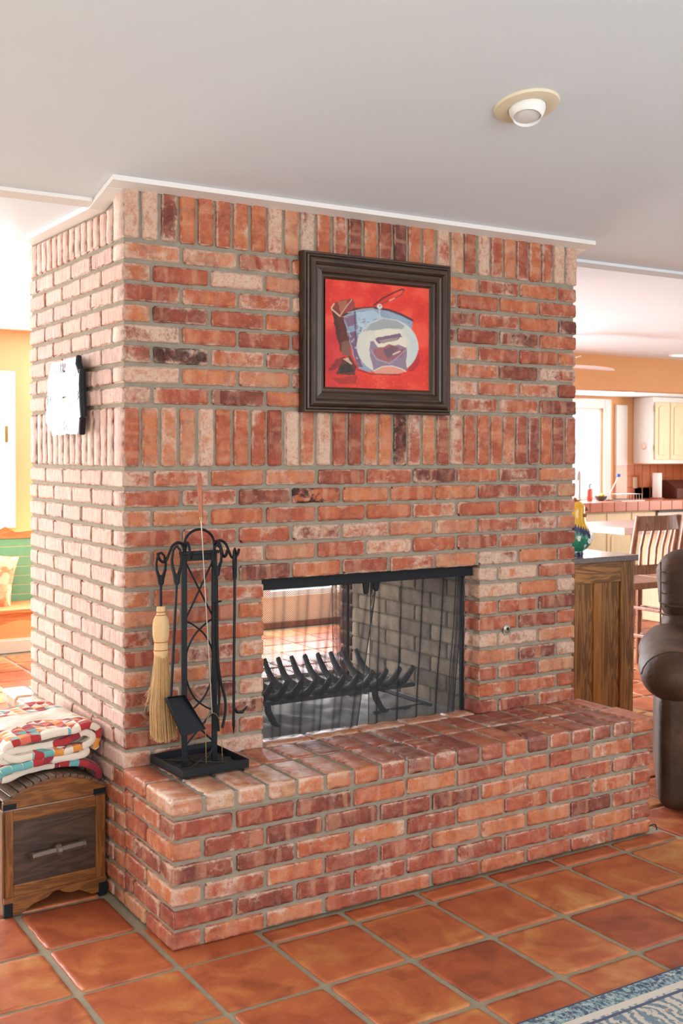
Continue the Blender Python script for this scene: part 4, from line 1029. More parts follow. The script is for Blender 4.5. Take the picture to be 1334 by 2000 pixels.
# tongs
yt = -.18
tg = empty('fireplace_tongs', 'black fireplace tongs with bowed jaws hanging behind the stand upright', 'tongs', T(433, 1425, yt))
H0, H1 = T(424, 1064, yt), T(423, 1126, yt)
m = loop_handle(MB(), H0.x, yt, H0.z, H1.z, -.1)
m.tube(sm([H1+Vector((0, 0, .02)), T(424, 1190, yt), T(425, 1280, yt), T(431, 1330, yt), T(439, 1362, yt), T(440, 1390, yt), T(434, 1422, yt)]), .0048, 8)
m.tube(sm([T(420, 1180, yt+.01), T(421, 1240, yt+.01), T(423, 1300, yt+.01), T(427, 1335, yt+.01), T(428, 1370, yt+.01), T(425, 1395, yt+.01), T(427, 1428, yt+.01)]), .0046, 8)
m.tube([T(416, 1177, yt), T(432, 1174, yt)], .0035, 6)
child(m.build('tong_arms', M['iron'], None, smooth=True), tg)
# poker
pk = empty('fireplace_poker', 'black iron poker with a curved side hook hanging from the right hook', 'poker', (.346, -.115, .56))
m = loop_handle(MB(), .352, -.118, 1.195, 1.09, .85).tube([(.352, -.118, 1.095), (.350, -.116, .80), (.349, -.115, .60)], .0048, 8).tube([(.349, -.115, .62), (.349, -.115, .59), (.349, -.115, .562)], [.005, .0055, .001], 8)
m.tube([(.350, -.116, .648), (.362, -.118, .634), (.380, -.118, .632), (.394, -.118, .644), (.400, -.118, .652)], [.005, .0055, .0055, .004, .0015], 8)
child(m.build('poker_rod', M['iron'], None, smooth=True), pk)
# toasting fork
fk = empty('toasting_fork', 'long two-pronged toasting fork with wooden handle leaning against the tool stand', 'fork', (.24, -.21, .49))
A = T(389, 923, -.150); Bp = T(392.5, 1010, -.158); Cq = T(414, 1393, -.19)
child(MB().tube([A, A+(Bp-A)*.05, A+(Bp-A)*.5, Bp], [.0055, .0075, .0085, .008], 12).build('wooden_handle', M['handlewood'], None, smooth=True), fk)
child(MB().tube([Bp, Bp+(Cq-Bp)*.02], [.0062, .005], 10).build('ferrule', M['brass'], None, smooth=True), fk)
child(MB().tube([Bp, (Bp+Cq)/2, Cq], .0019, 8).build('fork_shaft', M['steel'], None, smooth=True), fk)
U = [(.209, -.196, .497), (.2085, -.194, .58), (.2085, -.192, .615), (.213, -.191, .640), (.224, -.19, .657), (.236, -.19, .661), (.248, -.19, .655), (.259, -.191, .637), (.2635, -.192, .612), (.265, -.194, .58), (.268, -.196, .497)]
child(MB().tube(U, .0013, 8).build('fork_prongs', M['brass'], None, smooth=True), fk)

# ------------------------------------------------------------------ trunk with barrel lid
tk = empty('wooden_chest', 'low oak blanket chest with dark panel, bar handle and barrel lid left of chimney', 'chest', (-.19, .135, 0), math.radians(3.5))
TW, TL, TH = .355, .62, .345; hw = TW/2
def kch(o): o.parent = tk; return o
kch(MB().box(-hw+.012, hw-.012, .012, TL-.01, .055, TH-.002).build('chest_body', M['chest_dark'], None))
kch(obox('end_panel', M['chest_dark'], None, -hw+.03, hw-.03, .006, .014, .09, .315))
kch(obox('stile', M['chest_light_v'], None, -hw, -hw+.034, 0, .016, .045, TH, bevel=.002)); kch(obox('stile', M['chest_light_v'], None, hw-.034, hw, 0, .016, .045, TH, bevel=.002))
kch(obox('top_rail', M['chest_light'], None, -hw+.034, hw-.034, .001, .016, .308, TH, bevel=.002)); kch(obox('bottom_rail', M['chest_light'], None, -hw+.034, hw-.034, .0, .016, .052, .098, bevel=.003))
sk = [(-hw, .0), (-hw+.055, .0), (-hw+.075, .012), (-hw+.10, .026), (-.03, .036), (-.012, .050), (.01, .052), (.028, .040), (.05, .034), (.08, .036), (hw-.06, .016), (hw-.052, .012), (hw-.02, .012), (hw-.02, .0), (hw, .0), (hw, .062), (-hw, .062)]
kch(MB().prism(sk, -.006, .010, axis=1).build('scalloped_skirt', M['chest_light'], None, bevel=.001))
kch(MB().box(-hw, -hw+.01, 0, TL, .0, TH).build('side_board', M['chest_light'], None, bevel=.002)); kch(MB().box(hw-.01, hw, .01, TL, .0, TH).build('side_board', M['chest_light'], None, bevel=.002))
arch = [(-hw+TW*k/14, .362+.0+.068*(1-((k/14-.5)/.5)**2)**.8 if 0 < k < 14 else .375) for k in range(15)]
endp = [(-hw, .350)]+arch+[(hw, .350)]
kch(MB().prism(endp, .0, .016, axis=1).build('lid_end', M['chest_light'], None, bevel=.002)); kch(MB().prism(endp, TL-.016, TL, axis=1).build('lid_end', M['chest_light'], None))
for k in range(14):
    (xa, za), (xb, zb) = arch[k], arch[k+1]; g = .0012; dx, dz = xb-xa, zb-za; L_ = math.hypot(dx, dz); nx_, nz_ = -dz/L_, dx/L_
    a = Vector((xa+dx*g/L_, 0, za+dz*g/L_)); b = Vector((xb-dx*g/L_, 0, zb-dz*g/L_)); n_ = Vector((nx_, 0, nz_))*.010
    c0 = (a+b)/2; vs = []
    for y in (-TL/2-.004, TL/2+.004): vs += [a-c0+Vector((0, y, 0)), b-c0+Vector((0, y, 0)), b-c0+n_+Vector((0, y, 0)), a-c0+n_+Vector((0, y, 0))]
    o = MB().add(vs, [(0, 1, 2, 3), (7, 6, 5, 4), (0, 4, 5, 1), (1, 5, 6, 2), (2, 6, 7, 3), (3, 7, 4, 0)]).build('lid_slat', M['slat_dark'], None, bevel=.001); o.location = c0+Vector((0, TL/2, 0)); kch(o)
for sx in (-1, 1):
    xa, xb = sorted((sx*hw, sx*(hw-.042))); kch(MB().box(xa-.001, xb+.001, -.002, .003, .346, .368).build('corner_plate', M['iron'], None)); 
    xa, xb = sorted((sx*hw, sx*(hw-.026))); kch(MB().box(xa-.0015, xb+.0015, -.009, .004, .0, .044).build('foot_plate', M['iron'], None))
kch(MB().box(-hw, hw, -.002, .012, .346, .350).build('lid_lip', M['steel'], None))
h = MB().tube([(-.088, -.026, .190), (.088, -.026, .198)], .0125, 6)
h.tube([(-.010, -.026, .1935), (-.007, -.026, .1937), (.007, -.026, .1943), (.010, -.026, .1945)], [.015, .020, .020, .015], 10)
for x, z in ((-.088, .190), (.088, .198)): h.tube([(x-.004, -.026, z), (x+.004, -.026, z)], .0145, 8).tube([(x, -.026, z), (x, .008, z)], .006, 8)
kch(h.build('bar_handle', plain('aged_pewter', srgb(120, 108, 98), .5, .6, var=.25, scale=50), None, label='pewter grey bar handle'))

# ------------------------------------------------------------------ folded quilt
def quilt():
    # centre line of the folded cloth in the x-z plane, seen end on; swept back over the lid
    P = [(.176, .385), (.170, .405), (.155, .425), (.10, .447), (.0, .4545), (-.10, .447), (-.16, .435), (-.178, .440), (-.176, .458), (-.15, .466), (-.08, .474), (0, .478), (.09, .476), (.12, .478), (.13, .488), (.11, .498), (.0, .500), (-.10, .496), (-.14, .494), (-.165, .500), (-.160, .512), (-.12, .499), (-.05, .500), (.03, .497), (.09, .499), (.125, .514), (.146, .530), (.140, .548), (.115, .552), (.07, .534), (.02, .524), (-.06, .523), (-.12, .524), (-.150, .532), (-.12, .549), (-.04, .560), (.06, .566), (.125, .574), (.165, .560), (.170, .53), (.160, .505), (.166, .49)]
    def cr(P, n):
        out = []
        for i in range(len(P)-1):
            p0, p1, p2, p3 = [Vector((*P[max(0, min(len(P)-1, i+k))], 0)) for k in (-1, 0, 1, 2)]
            for k in range(n):
                t = k/n; out.append(.5*((2*p1)+(p2-p0)*t+(2*p0-5*p1+4*p2-p3)*t*t+(3*p1-p0-3*p2+p3)*t**3))
        out.append(Vector((*P[-1], 0))); return out
    L = cr(P, 7); n = len(L); ys = np.linspace(0, .50, 64); m = len(ys)
    arc_ = [0.0]
    for i in range(1, n): arc_.append(arc_[-1]+(L[i]-L[i-1]).length)
    vs = []; uvs = []
    for j, y in enumerate(ys):
        for i, p in enumerate(L):
            t = (L[min(i+1, n-1)]-L[max(i-1, 0)]).normalized(); nm = Vector((-t.y, t.x, 0))
            q = p+nm*(.006*noise.noise((arc_[i]*16, y*14, 1.0))+.0045*noise.noise((arc_[i]*36, y*50, 3.0)))
            top = max(0, (p.y-.44)/.13)
            yy = y+.014*noise.noise((arc_[i]*5, 2.0, 0))*(1 if j < 3 else .6)+.012*math.sin(arc_[i]*9)*(1-y/.5)
            zz = q.y+.012*top*noise.noise((p.x*7+3, y*7, 8.0))-.03*top*max(0, (y-.40)/.1)**2
            vs.append((q.x+.010*noise.noise((y*6, 5.0, 0))*1, yy, zz)); uvs.append((arc_[i], y))
    fs = [(j*n+i, j*n+i+1, (j+1)*n+i+1, (j+1)*n+i) for j in range(m-1) for i in range(n-1)]
    me = bpy.data.meshes.new('folded_quilt'); me.from_pydata(vs, [], fs)
    uv = me.uv_layers.new(name='UVMap')
    for lp in me.loops: uv.data[lp.index].uv = uvs[lp.vertex_index]
    me.polygons.foreach_set('use_smooth', [True]*len(me.polygons)); me.materials.append(M['quilt'])
    o = link(bpy.data.objects.new('folded_quilt', me)); s = o.modifiers.new('thick', 'SOLIDIFY'); s.thickness = .024; s.offset = 0
    b = o.modifiers.new('soft', 'SUBSURF'); b.levels = 1; b.render_levels = 1
    o.location = (-.192, .175, .004); o.rotation_euler.z = math.radians(3.5)
    props(o, 'folded cream patchwork quilt with red, teal and orange triangles on the wooden chest', 'quilt'); return o
quilt()

# ------------------------------------------------------------------ recessed lights and fan
def downlight(P, n, dirv, label):
    e = empty('ceiling_light', label, 'ceiling light', P)
    R = n.to_track_quat('-Z', 'Y').to_matrix().to_4x4()          # local -z looks down out of the ceiling
    child(MB().lathe([(.058, -.004), (.060, -.010), (.066, -.012), (.085, -.012), (.100, -.008), (.103, -.001), (.103, .004)], 40, mat=Matrix.Translation(P) @ R).build('trim_ring', M['lampring'], None, smooth=True), e)
    R2 = dirv.to_track_quat('-Z', 'Y').to_matrix().to_4x4(); Mx = Matrix.Translation(P+dirv*-.0+n*.004) @ R2
    pr = [(.0585*math.cos(a), -.0585*math.sin(a)) for a in [math.radians(d) for d in (-20, -10, 0, 10, 20, 28, 34, 39)]]
    child(MB().lathe(pr+[(.0440, -.043), (.0430, -.038), (.0425, -.030)], 40, mat=Mx).build('eyeball', M['white'], None, smooth=True), e)
    child(MB().lathe([(.0, -.041), (.02, -.0402), (.034, -.037), (.0420, -.031)], 32, mat=Mx).build('lamp_lens', M['lens'], None, smooth=True), e)
    return e
n_c = Vector((0, -SL, -1)).normalized()
PL_ = Vector((.99, -.868, zceil(-.868)))
downlight(PL_, n_c, Vector((-.22, -.30, -1)).normalized(), 'ivory swivel eyeball ceiling light in the raked ceiling above the hearth')
for (x, y, z), lab in (((.80, 4.0, zceil(4.0)), 'flush round lit ceiling light at the left by the apricot wall'), ((6.72, 3.55, zceil(3.55)), 'flush round lit ceiling light before the apricot header'), ((8.9, 6.3, 2.28), 'flush round lit ceiling light over the kitchen sink')):
    e = empty('ceiling_light', lab, 'ceiling light', (x, y, z))
    child(MB().lathe([(.085, .002), (.085, -.008), (.105, -.010), (.11, -.003), (.11, .002)], 32, (x, y, z)).build('trim_ring', M['white'], None, smooth=True), e)
    child(MB().lathe([(.0, -.014), (.05, -.012), (.085, -.006)], 32, (x, y, z)).build('lit_lens', M['lamp_on'], None, smooth=True), e)
fx, fy, fz = 4.42, 2.77, 2.19
fan = empty('ceiling_fan', 'pale ceiling fan whose blade tip shows past the chimney edge', 'fan', (fx, fy, fz))
child(MB().tube([(fx, fy, fz), (fx, fy, zceil(fy))], .012, 10).lathe([(.0, .03), (.07, .03), (.09, .0), (.085, -.05), (.0, -.07)], 24, (fx, fy, fz)).lathe([(.06, 0), (.03, -.05), (.012, -.06)], 20, (fx, fy, zceil(fy))).build('fan_motor', M['white'], None, smooth=True), fan)
for k in range(3):
    a = math.radians(120*k+2)
    ol = [(.10, -.03), (.2, -.055), (.55, -.066), (.64, -.05), (.68, 0), (.64, .05), (.55, .066), (.2, .055), (.10, .03)]
    child(MB().prism(ol, -.012, -.004, mat=Matrix.Translation((fx, fy, fz)) @ Matrix.Rotation(a, 4, 'Z') @ Matrix.Rotation(.30, 4, 'X')).build('fan_blade', M['tabletop'], None, bevel=.002), fan)

# ------------------------------------------------------------------ rug
rg = MB().box(-.25, 2.25, -2.6, 0, 0, .009).build('area_rug', M['rug'], None, bevel=.003); rg.location = (.35, -1.2865, .0); rg.rotation_euler.z = 0
props(rg, 'cream and blue patterned woven rug with a navy edge on the tile floor', 'rug')

# ------------------------------------------------------------------ oak end cabinet and rooster
X0c, X1c, Y0c, Y1c, Zc = 2.80, 3.335, .90, 1.95, .955
cb = empty('oak_cabinet', 'tall stained oak cabinet end with framed panels between chimney and recliner', 'cabinet', (X0c, Y0c, 0))
def cc(nm, mt, x0, x1, y0, y1, z0, z1, b=.002, **k): return child(obox(nm, M[mt], None, x0, x1, y0, y1, z0, z1, b, **k), cb)
cc('carcass', 'oak_v', X0c+.004, X1c-.004, Y0c+.022, Y1c, .0, Zc-.03)
M['polished_top'] = m_wood('polished_cabinet_top', srgb(70, 50, 42), srgb(110, 84, 70), 6, 1, .12, .6, .8)
cc('cabinet_top', 'polished_top', X0c-.02, X1c+.02, Y0c-.02, Y1c+.02, Zc-.032, Zc, .004)
cc('top_rail', 'oak', X0c+.09, X1c-.10, Y0c, Y0c+.02, .812, .923); cc('bottom_rail', 'oak', X0c+.09, X1c-.10, Y0c, Y0c+.02, 0, .10)
cc('corner_stile', 'oak_v', X0c, X0c+.09, Y0c, Y0c+.022, 0, .923); cc('corner_stile', 'oak_v', X1c-.10, X1c, Y0c, Y0c+.022, 0, .923)
cc('centre_stile', 'oak_plain', 3.035, 3.095, Y0c+.004, Y0c+.02, .10, .812)
cc('panel', 'oak_v', X0c+.09, 3.035, Y0c+.010, Y0c+.02, .10, .812); cc('panel', 'oak_v', 3.095, X1c-.10, Y0c+.010, Y0c+.02, .10, .812)
rx, ry = 3.00, 1.01
ro = empty('rooster_jar', 'glazed yellow rooster figure with a green flowered body on the oak cabinet', 'figurine', (rx, ry, Zc))
secs = [(0, .046, 0), (.015, .048, 0), (.028, .046, 0), (.040, .062, .004), (.06, .078, .008), (.09, .088, .012), (.12, .086, .014), (.14, .076, .010), (.165, .068, .002), (.19, .060, .0), (.22, .054, .0), (.245, .052, .002), (.262, .052, .004), (.282, .045, .005), (.296, .030, .004), (.304, .004, .002)]
vs = []; fs = []; n = 28
for z, r, cx in secs:
    for k in range(n): a = 2*math.pi*k/n; vs.append((cx+r*math.cos(a), .85*r*math.sin(a), z))
for i in range(len(secs)-1):
    for k in range(n): fs.append((i*n+k, i*n+(k+1) % n, (i+1)*n+(k+1) % n, (i+1)*n+k))
fs.append(tuple(range(n-1, -1, -1))); fs.append(tuple((len(secs)-1)*n+k for k in range(n)))
b_ = MB().add(vs, fs).build('rooster_body', M['rooster'], ro, smooth=True)
MB().tube([(.036, -.016, .262), (.056, -.018, .258), (.078, -.020, .250)], [.015, .012, .002], 10).build('beak', M['brown_glaze'], ro, smooth=True)
MB().tube([(-.050, 0, .284), (-.036, 0, .304), (-.02, 0, .298), (-.008, 0, .311), (.006, 0, .300), (.016, 0, .302), (.024, 0, .286)], [.004, .010, .010, .012, .010, .009, .004], 8).build('comb', M['brown_glaze'], ro, smooth=True)
MB().lathe([(.006, -.004), (.011, 0), (.011, .004), (.006, .005)], 14, mat=Matrix.Translation((.022, -.046, .225)) @ Matrix.Rotation(math.pi/2, 4, 'X')).build('wattle', M['brown_glaze'], ro, smooth=True)
for fx_, fz_ in ((.03, .085), (-.035, .10), (.06, .105)):
    fl_ = MB()
    for k in range(6): a = k*math.pi/3; fl_.lathe([(.0, -.001), (.006, -.001), (.0065, .001), (.0, .002)], 8, mat=Matrix.Translation((fx_+.008*math.cos(a), -math.sqrt(max(.0001, .088**2-(fx_-.012)**2))*.85-.001, fz_+.009*math.sin(a))) @ Matrix.Rotation(math.pi/2, 4, 'X'))
    fl_.build('painted_flower', M['white'], ro, smooth=True)

# ------------------------------------------------------------------ recliner
rc = empty('recliner_chair', 'dark brown suede leather recliner with rolled arm beside the hearth end', 'armchair', (2.845, -.283, 0), math.radians(-46))
def soft(nm, x0, x1, y0, y1, z0, z1, r, amp=.012, fr=5, seed=0, rotx=0.0, lean=0.0, taper=0.0):
    me = rough_mesh(nm, x1-x0, y1-y0, z1-z0, r=r, amp=.0, seed=seed, nx=10, ny=10, nz=12, mats=(M['leather'],), chip=0)
    for v in me.vertices:
        p = v.co; hz = (p.z+(z1-z0)/2)/(z1-z0); d = noise.noise(p*fr+Vector((seed*3.1, 0, 0)))*amp
        nrm = Vector(p).normalized(); v.co = p+nrm*d+Vector((-p.x*taper*hz, lean*hz, 0))
    o = link(bpy.data.objects.new(nm, me)); o.parent = rc; o.location = ((x0+x1)/2, (y0+y1)/2, (z0+z1)/2); o.rotation_euler.x = rotx
    q = o.modifiers.new('sub', 'SUBSURF'); q.levels = 1; q.render_levels = 2; return o
soft('seat_base', -.32, .32, -.36, .40, .06, .36, .04)
soft('seat_cushion', -.31, .31, -.42, .28, .32, .50, .07, seed=2)
soft('footrest_panel', -.30, .30, -.43, -.36, .08, .40, .03, seed=3)
for sx in (-1, 1):
    xa, xb = sorted((sx*.26, sx*.455))
    soft('arm_panel', xa+(.03 if sx < 0 else 0), xb-(.03 if sx > 0 else 0), -.40, .40, .004, .53, .05, .010, 4, seed=5, taper=.0)
    # rolled, overstuffed arm
    m = MB(); pts = []; rs = []
    for k in range(15):
        t = k/14; y = -.47+.86*t; pts.append((sx*.352, y, .570+.015*math.sin(t*3.1)+.02*t)); rs.append(.118*(min(1, (t/.09))**.5 if t < .09 else 1)*(1 if t < .92 else .9) if t > 0 else .02)
    m.tube(pts, rs, 26, flat=(1.22, .97)); hv = []
    for v in m.v:
        p = Vector(v); q = noise.noise(p*6+Vector((sx*3, 0, 0)))*.012+noise.noise(Vector((p.x*20, p.y*9, p.z*20)))*.004*(1 if p.y < -.3 else .4)
        c = Vector((sx*.375, p.y, .58)); d = (p-c); d = d.normalized() if d.length > 1e-5 else Vector((0, 0, 1)); hv.append(p+d*q)
    m.v = [tuple(p) for p in hv]; o = m.build('rolled_arm', M['leather'], rc, smooth=True); q = o.modifiers.new('sub', 'SUBSURF'); q.levels = 1; q.render_levels = 1
    seam = [(sx*.352+.140*math.cos(a), -.40, .575+.114*math.sin(a)) for a in [math.radians(20+14*k) for k in range(12)]]
    MB().tube(seam, .0035, 6).build('arm_seam', M['leather'], rc, smooth=True)
bk = soft('lower_back', -.39, .39, .20, .42, .42, .80, .09, .016, 6, seed=8, lean=.06)
bk2 = soft('head_cushion', -.40, .40, .235, .46, .70, 1.06, .10, .016, 6, seed=11, lean=.07)
MB().tube([(x, .203-.012*math.cos(x*3)+.004*math.sin(x*17), .80+.006*math.sin(x*9)) for x in np.linspace(-.38, .38, 24)], .006, 6).build('back_crease', M['leather'], rc, smooth=True)
pts = [(-.393, .262+.012*math.sin(k*1.1), .50+.5*k/14) for k in range(15)]
MB().tube([(x, y+.06*(z-.5), z) for x, y, z in pts], .004, 6).build('back_piping', M['leather'], rc, smooth=True)
for k in range(9):
    z = .56+.05*k; MB().tube([(-.402, .28+.06*(z-.5), z), (-.385, .236+.06*(z-.5), z-.006), (-.32, .21+.06*(z-.5), z-.014)], [.002, .0035, .001], 6).build('pleat', M['leather'], rc, smooth=True)
for x in (-.28, .28):
    for y in (-.30, .30): MB().lathe([(.022, 0), (.026, .07)], 12, (x, y, 0)).build('foot', M['black'], rc)

# ------------------------------------------------------------------ stools and counter slab beyond
def stool(x, y, label, src=None):
    if src is not None:
        e = copy_tree(src); e.location = (x, y, 0); e['label'] = label; return e
    e = empty('counter_stool', label, 'stool', (x, y, 0), 0, 'counter stools')
    def b(nm, x0, x1, y0, y1, z0, z1): o = obox(nm, M['chairwood'], e, x0, x1, y0, y1, z0, z1, .005); return o
    for xx in (0, .40):
        MB().tube([(xx, .02, 0), (xx-.0, .03, .35), (xx, .03, .62), (xx, .012, .85), (xx, -.035, 1.10)], [.018, .021, .022, .021, .017], 8, flat=(1.1, 1.0)).build('leg', M['chairwood'], e, smooth=True)
        MB().tube([(xx, .40, 0), (xx, .39, .60)], [.018, .02], 8).build('leg', M['chairwood'], e, smooth=True)
        b('side_stretcher', xx-.008, xx+.008, .04, .38, .20, .225); b('side_stretcher', xx-.008, xx+.008, .04, .38, .40, .425)
    b('seat', -.02, .42, .0, .43, .60, .645)
    def curved(nm, z0, z1, y0, bow, t=.018):
        n_ = 10; ol = [(.0+.4*k/n_, y0-bow*math.sin(math.pi*k/n_)) for k in range(n_+1)]; ol2 = [(a, c+t) for a, c in reversed(ol)]
        return MB().prism(ol+ol2, z0, z1).build(nm, M['chairwood'], e, bevel=.003)
    curved('crest_rail', 1.0, 1.10, -.035, .03); curved('lower_rail', .70, .765, .012, .02)
    for k in range(5):
        xx = .065+.0675*k; bw = math.sin(math.pi*xx/.4)
        MB().tube([(xx, .02-.02*bw, .76), (xx, .012-.022*bw, .88), (xx, -.02-.03*bw, 1.01)], [.011, .012, .011], 6, flat=(1.3, .6)).build('back_slat', M['chairwood'], e, smooth=True)
    return e
st1 = stool(4.285, 1.80, 'slat-backed wooden counter stool seen past the cabinet corner')
st2 = stool(4.755, 1.80, 'wooden counter stool cut by the right frame edge, behind the recliner', st1)
ct = empty('island_counter', 'pale pink topped counter behind the slat-backed stools', 'counter', (5.44, 3.0, 0))
child(obox('counter_slab', M['tabletop'], None, 5.44, 8.2, 3.0, 3.75, .852, .912, .006), ct)
child(obox('counter_base', M['cream_cab'], None, 6.4, 8.1, 3.3, 3.7, 0, .852, .004), ct)

# ------------------------------------------------------------------ kitchen run
kc = empty('kitchen_base_cabinets', 'long run of cream pickled wood base cabinets under the tiled counter', 'cabinet', (8.3, 6.62, 0))
child(MB().box(7.9, 11.3, 6.64, 7.24, 0, .785).build('carcass', M['cream_cab'], None), kc)
x = 8.0
while x < 9.7:
    dr = child(obox('drawer', M['cream_cab'], None, x+.01, x+.43, 6.615, 6.64, .60, .765, .004), kc)
    dd = child(obox('door', M['cream_cab'], None, x+.01, x+.43, 6.615, 6.64, .10, .585, .004), kc)
    pa = [(-.15, -.19), (.15, -.19), (.15, .13), (.08, .175), (0, .19), (-.08, .175), (-.15, .13)]
    pn = MB().prism(pa, -.022, -.012, axis=1).build('raised_panel', M['cream_cab'], dd, bevel=.004)
    x += .44
dw = empty('dishwasher', 'grey dishwasher with a black top strip under the tiled counter', 'dishwasher', (9.78, 6.6, .1))
child(MB().box(9.78, 10.36, 6.60, 6.638, .1, .78).build('dishwasher_door', M['steel'], None, bevel=.004), dw); child(MB().box(9.78, 10.36, 6.585, 6.599, .755, .782).build('control_strip', M['black'], None), dw)
kt = empty('tiled_counter', 'terracotta tiled kitchen counter running under the bright window', 'counter', (8.3, 6.56, .79))
child(MB().box(7.9, 11.3, 6.575, 7.235, .787, .90).build('counter_core', M['grout'], None), kt)
x = 7.92
while x < 11.2:
    child(obox('edge_tile', M['counter'], None, x, x+.20, 6.56, 6.575, .79, .905, .004), kt)
    for y in (6.56, 6.785, 7.01): child(obox('counter_tile', M['counter'], None, x, x+.20, y+.0, y+.218, .9005, .91, .003), kt)
    x += .208
bs_ = empty('tiled_backsplash', 'rustic terracotta tile backsplash behind the paper towels', 'backsplash', (9.87, 7.24, .91))
x = 9.87
while x < 11.3:
    for z in (.912, 1.066, 1.22): child(obox('splash_tile', M['terracotta'], None, x, min(x+.145+.15*(z < 1.0), 11.35), 7.236, 7.249, z, z+.148, .003), bs_)
    x += .152+.15*0
uc = empty('upper_cabinet', 'white and cream upper kitchen cabinet with raised panel doors', 'cabinet', (10.0, 6.9, 1.385))
child(obox('cabinet_body', M['trim'], None, 10.0, 11.3, 6.90, 7.245, 1.385, 2.275, .006), uc)
for k in range(3):
    x = 10.03+.29*k; dd = child(obox('door', M['cream_cab'], None, x, x+.275, 6.878, 6.899, 1.44, 2.20, .004), uc)
    MB().prism([(-.08, -.32), (.08, -.32), (.08, .31), (.04, .335), (-.04, .335), (-.08, .31)], -.020, -.010, axis=1).build('raised_panel', M['cream_cab'], dd, bevel=.004)
for z in (1.56, 2.08): child(MB().box(10.018, 10.032, 6.87, 6.879, z, z+.07).build('hinge', M['brass'], None), uc)
child(MB().lathe([(.0, -.02), (.03, -.02), (.045, -.01), (.05, 0)], 24, mat=Matrix.Translation((9.999, 7.05, 1.62)) @ Matrix.Rotation(math.pi/2, 4, 'Y')).build('round_knob', M['tabletop'], None, smooth=True), uc)
def one(nm, mb, mat, label, cat, smooth=True, **k):
    return props(mb.build(nm, mat, None, smooth=smooth, **k), label, cat)
pt = empty('paper_towel_roll', 'white paper towel roll standing on a wooden holder by the backsplash', 'paper towel', (10.2, 7.0, .911))
child(MB().lathe([(.058, .03), (.062, .034), (.062, .355), (.058, .36), (.02, .36)], 28, (10.2, 7.0, .90)).build('paper', M['paper'], None, smooth=True), pt); child(MB().lathe([(.09, .0), (.09, .018), (.0, .018)], 28, (10.2, 7.0, .911)).build('wooden_base', M['handlewood'], None), pt)
one('bread_box', MB().prism([(6.85, .911), (7.15, .911), (7.15, 1.16), (7.05, 1.16), (6.85, 1.05)], 10.42, 10.86, axis=0), M['breadbox'], 'dark brown bread box at the right end of the kitchen counter', 'bread box', smooth=False, bevel=.006)
one('wall_outlet', MB().box(9.985, 10.065, 7.226, 7.236, 1.05, 1.20), M['outlet'], 'ivory outlet plate on the terracotta backsplash left of the paper towels', 'outlet', smooth=False, bevel=.003)
sp_ = empty('soap_bottle', 'red soap bottle with a dark pump on the sill beside the faucet', 'bottle', (8.96, 7.0, .911))
child(MB().lathe([(.034, 0), (.036, .01), (.036, .13), (.03, .15), (.012, .16)], 20, (8.96, 7.0, .911)).build('bottle_body', M['soap'], None, smooth=True), sp_); child(MB().tube([(8.96, 7.0, 1.06), (8.96, 7.0, 1.12), (8.99, 7.0, 1.122)], .006, 8).build('pump', M['black'], None), sp_)
fc = empty('kitchen_faucet', 'chrome gooseneck faucet in front of the kitchen window', 'faucet', (8.83, 7.05, .911))
child(MB().tube([(8.83, 7.05, .91), (8.83, 7.05, 1.16), (8.80, 7.02, 1.26), (8.74, 6.97, 1.30), (8.68, 6.92, 1.26), (8.66, 6.90, 1.18)], .011, 10).lathe([(.03, 0), (.026, .02), (.012, .03)], 16, (8.83, 7.05, .91)).build('gooseneck', M['steel'], None, smooth=True), fc)
one('fruit_bowl', MB().lathe([(.03, 0), (.06, .01), (.085, .06), (.08, .06), (.05, .02), (.0, .015)], 24, (9.14, 6.98, .911)), M['bowl'], 'grey bowl holding lemons beside the sink', 'bowl')
for k, (dx, dy, dz) in enumerate(((-.025, 0, .055), (.03, .01, .058), (.0, -.03, .065))):
    o = one('lemon', MB().lathe([(.0, -.034), (.014, -.028), (.026, -.012), (.028, 0), (.026, .012), (.014, .028), (.0, .034)], 16, mat=Matrix.Rotation(1.3+k, 4, 'Y')), M['lemon'], ('yellow lemon at the left of the grey bowl', 'yellow lemon at the right of the grey bowl', 'yellow lemon nearest in the grey bowl')[k], 'lemon'); o.location = (9.14+dx, 6.98+dy, .911+dz); o['group'] = 'lemons in the grey bowl'
br_ = empty('dish_brush', 'white handled dish brush with blue head standing in the drying rack', 'brush', (9.28, 6.95, .95))
child(MB().tube([(9.26, 6.95, .98), (9.42, 6.95, 1.22)], .006, 8).build('brush_handle', M['white'], None), br_); child(MB().lathe([(.02, -.01), (.028, 0), (.024, .03), (.0, .035)], 14, (9.425, 6.95, 1.225)).build('brush_head', M['blue'], None, smooth=True), br_)
rk = MB()
for k in range(8): rk.tube([(9.20+.05*k, 6.66, .925), (9.20+.05*k, 6.66, 1.0), (9.20+.05*k, 6.90, 1.0), (9.20+.05*k, 6.90, .925)], .0025, 5)
for y in (6.66, 6.90):
    for z in (.925, 1.0): rk.tube([(9.18, y, z), (9.57, y, z)], .003, 5)
rk.box(9.17, 9.58, 6.64, 6.92, .9105, .922)
one('dish_rack', rk, M['steel'], 'wire dish drying rack on the counter beside the sink', 'dish rack', smooth=False)

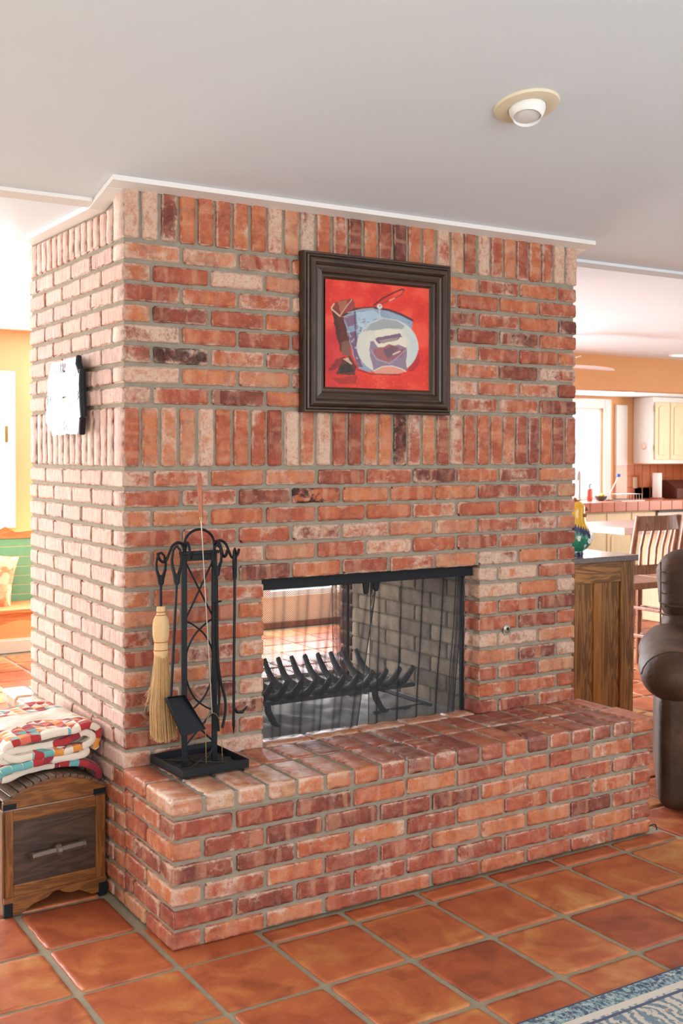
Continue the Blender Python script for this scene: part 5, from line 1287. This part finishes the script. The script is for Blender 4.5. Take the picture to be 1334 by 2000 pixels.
# ------------------------------------------------------------------ painted bench against the far wall
bn = empty('wooden_bench', 'orange pine bench with a sage green slatted back under the far window', 'bench', (.2, 4.4, 0))
YB1 = 4.62; xl, xr = -.75, 1.35
zs = [on(1, YB1, 40, v).z for v in (1051, 1067, 1087, 1106, 1124, 1142, 1160, 1178)]
for a, b in zip(zs[:-1], zs[1:]): child(obox('back_slat', M['green'], None, xl+.04, xr-.04, YB1, YB1+.022, b+.003, a-.001, .004), bn)
ztop = zs[0]
crest = [(xl, ztop), (xr, ztop), (xr, ztop+.075)]
for t in np.linspace(0, 1, 60):
    x = xr-(xr-xl)*t; c = abs(x-.90)
    h = .055+.022*math.sin(x*5.2+.9)
    if .80 < x < .93: h += .055*(1-abs(x-.845)/.085 if abs(x-.845) < .085 else 0)
    crest.append((x, ztop+max(.03, h)))
crest.append((xl, ztop+.05))
child(MB().prism(crest, YB1-.006, YB1+.028, axis=1).build('crest_rail', M['pine'], None), bn)
zseat = .44
child(obox('seat', M['pine'], None, xl, xr, 4.17, YB1-.004, zseat-.03, zseat, .006), bn)
ap = [(xl, zseat-.03)]+[(x, zseat-.10-.022*math.sin(x*13)) for x in np.linspace(xl, xr, 50)]+[(xr, zseat-.03)]
child(MB().prism(ap, 4.19, 4.215, axis=1).build('scalloped_apron', M['pine'], None), bn)
for x in (xl+.03, xr-.03):
    child(MB().box(x-.03, x+.03, YB1+.024, YB1+.064, 0, ztop).build('leg', M['pine'], None, bevel=.004), bn); child(MB().box(x-.03, x+.03, 4.216, 4.27, 0, zseat-.031).build('leg', M['pine'], None, bevel=.004), bn)
pl_c = on(1, 4.42, 22, 1120)
def cushion():
    n = 22; vs = []; fs = []
    for sd in (1, -1):
        for i in range(n+1):
            for j in range(n+1):
                u, v = i/n*2-1, j/n*2-1; e = (1-abs(u)**3.2)*(1-abs(v)**3.2)
                vs.append((u*.21*(1-.10*(1-abs(v)**2)), sd*(.075*e**.55)+.004*noise.noise((u*4, v*4, sd)), v*.21*(1-.10*(1-abs(u)**2))))
    N1 = (n+1)**2
    for sd in (0, 1):
        for i in range(n):
            for j in range(n): a = sd*N1+i*(n+1)+j; fs.append((a, a+1, a+n+2, a+n+1))
    return MB().add(vs, fs)
cu = cushion().build('throw_pillow', M['pillow'], None, smooth=True)
cu.location = (pl_c.x-.17, 4.47, zseat+.185); cu.rotation_euler = (math.radians(-22), math.radians(12), math.radians(-8))
props(cu, 'floral tapestry throw pillow leaning on the green bench back', 'pillow')

cdx = MB().tube(sm([(HX-.02, HY+.02, .012), (HX+.012, HY-.004, .03), (HX+.024, HY-.008, .022), (HX+.022, HY-.012, .008)]), .0028, 8).build('black_cord', M['black'], None, smooth=True)
props(cdx, 'short black cord end curling out at the right foot of the hearth', 'cord')
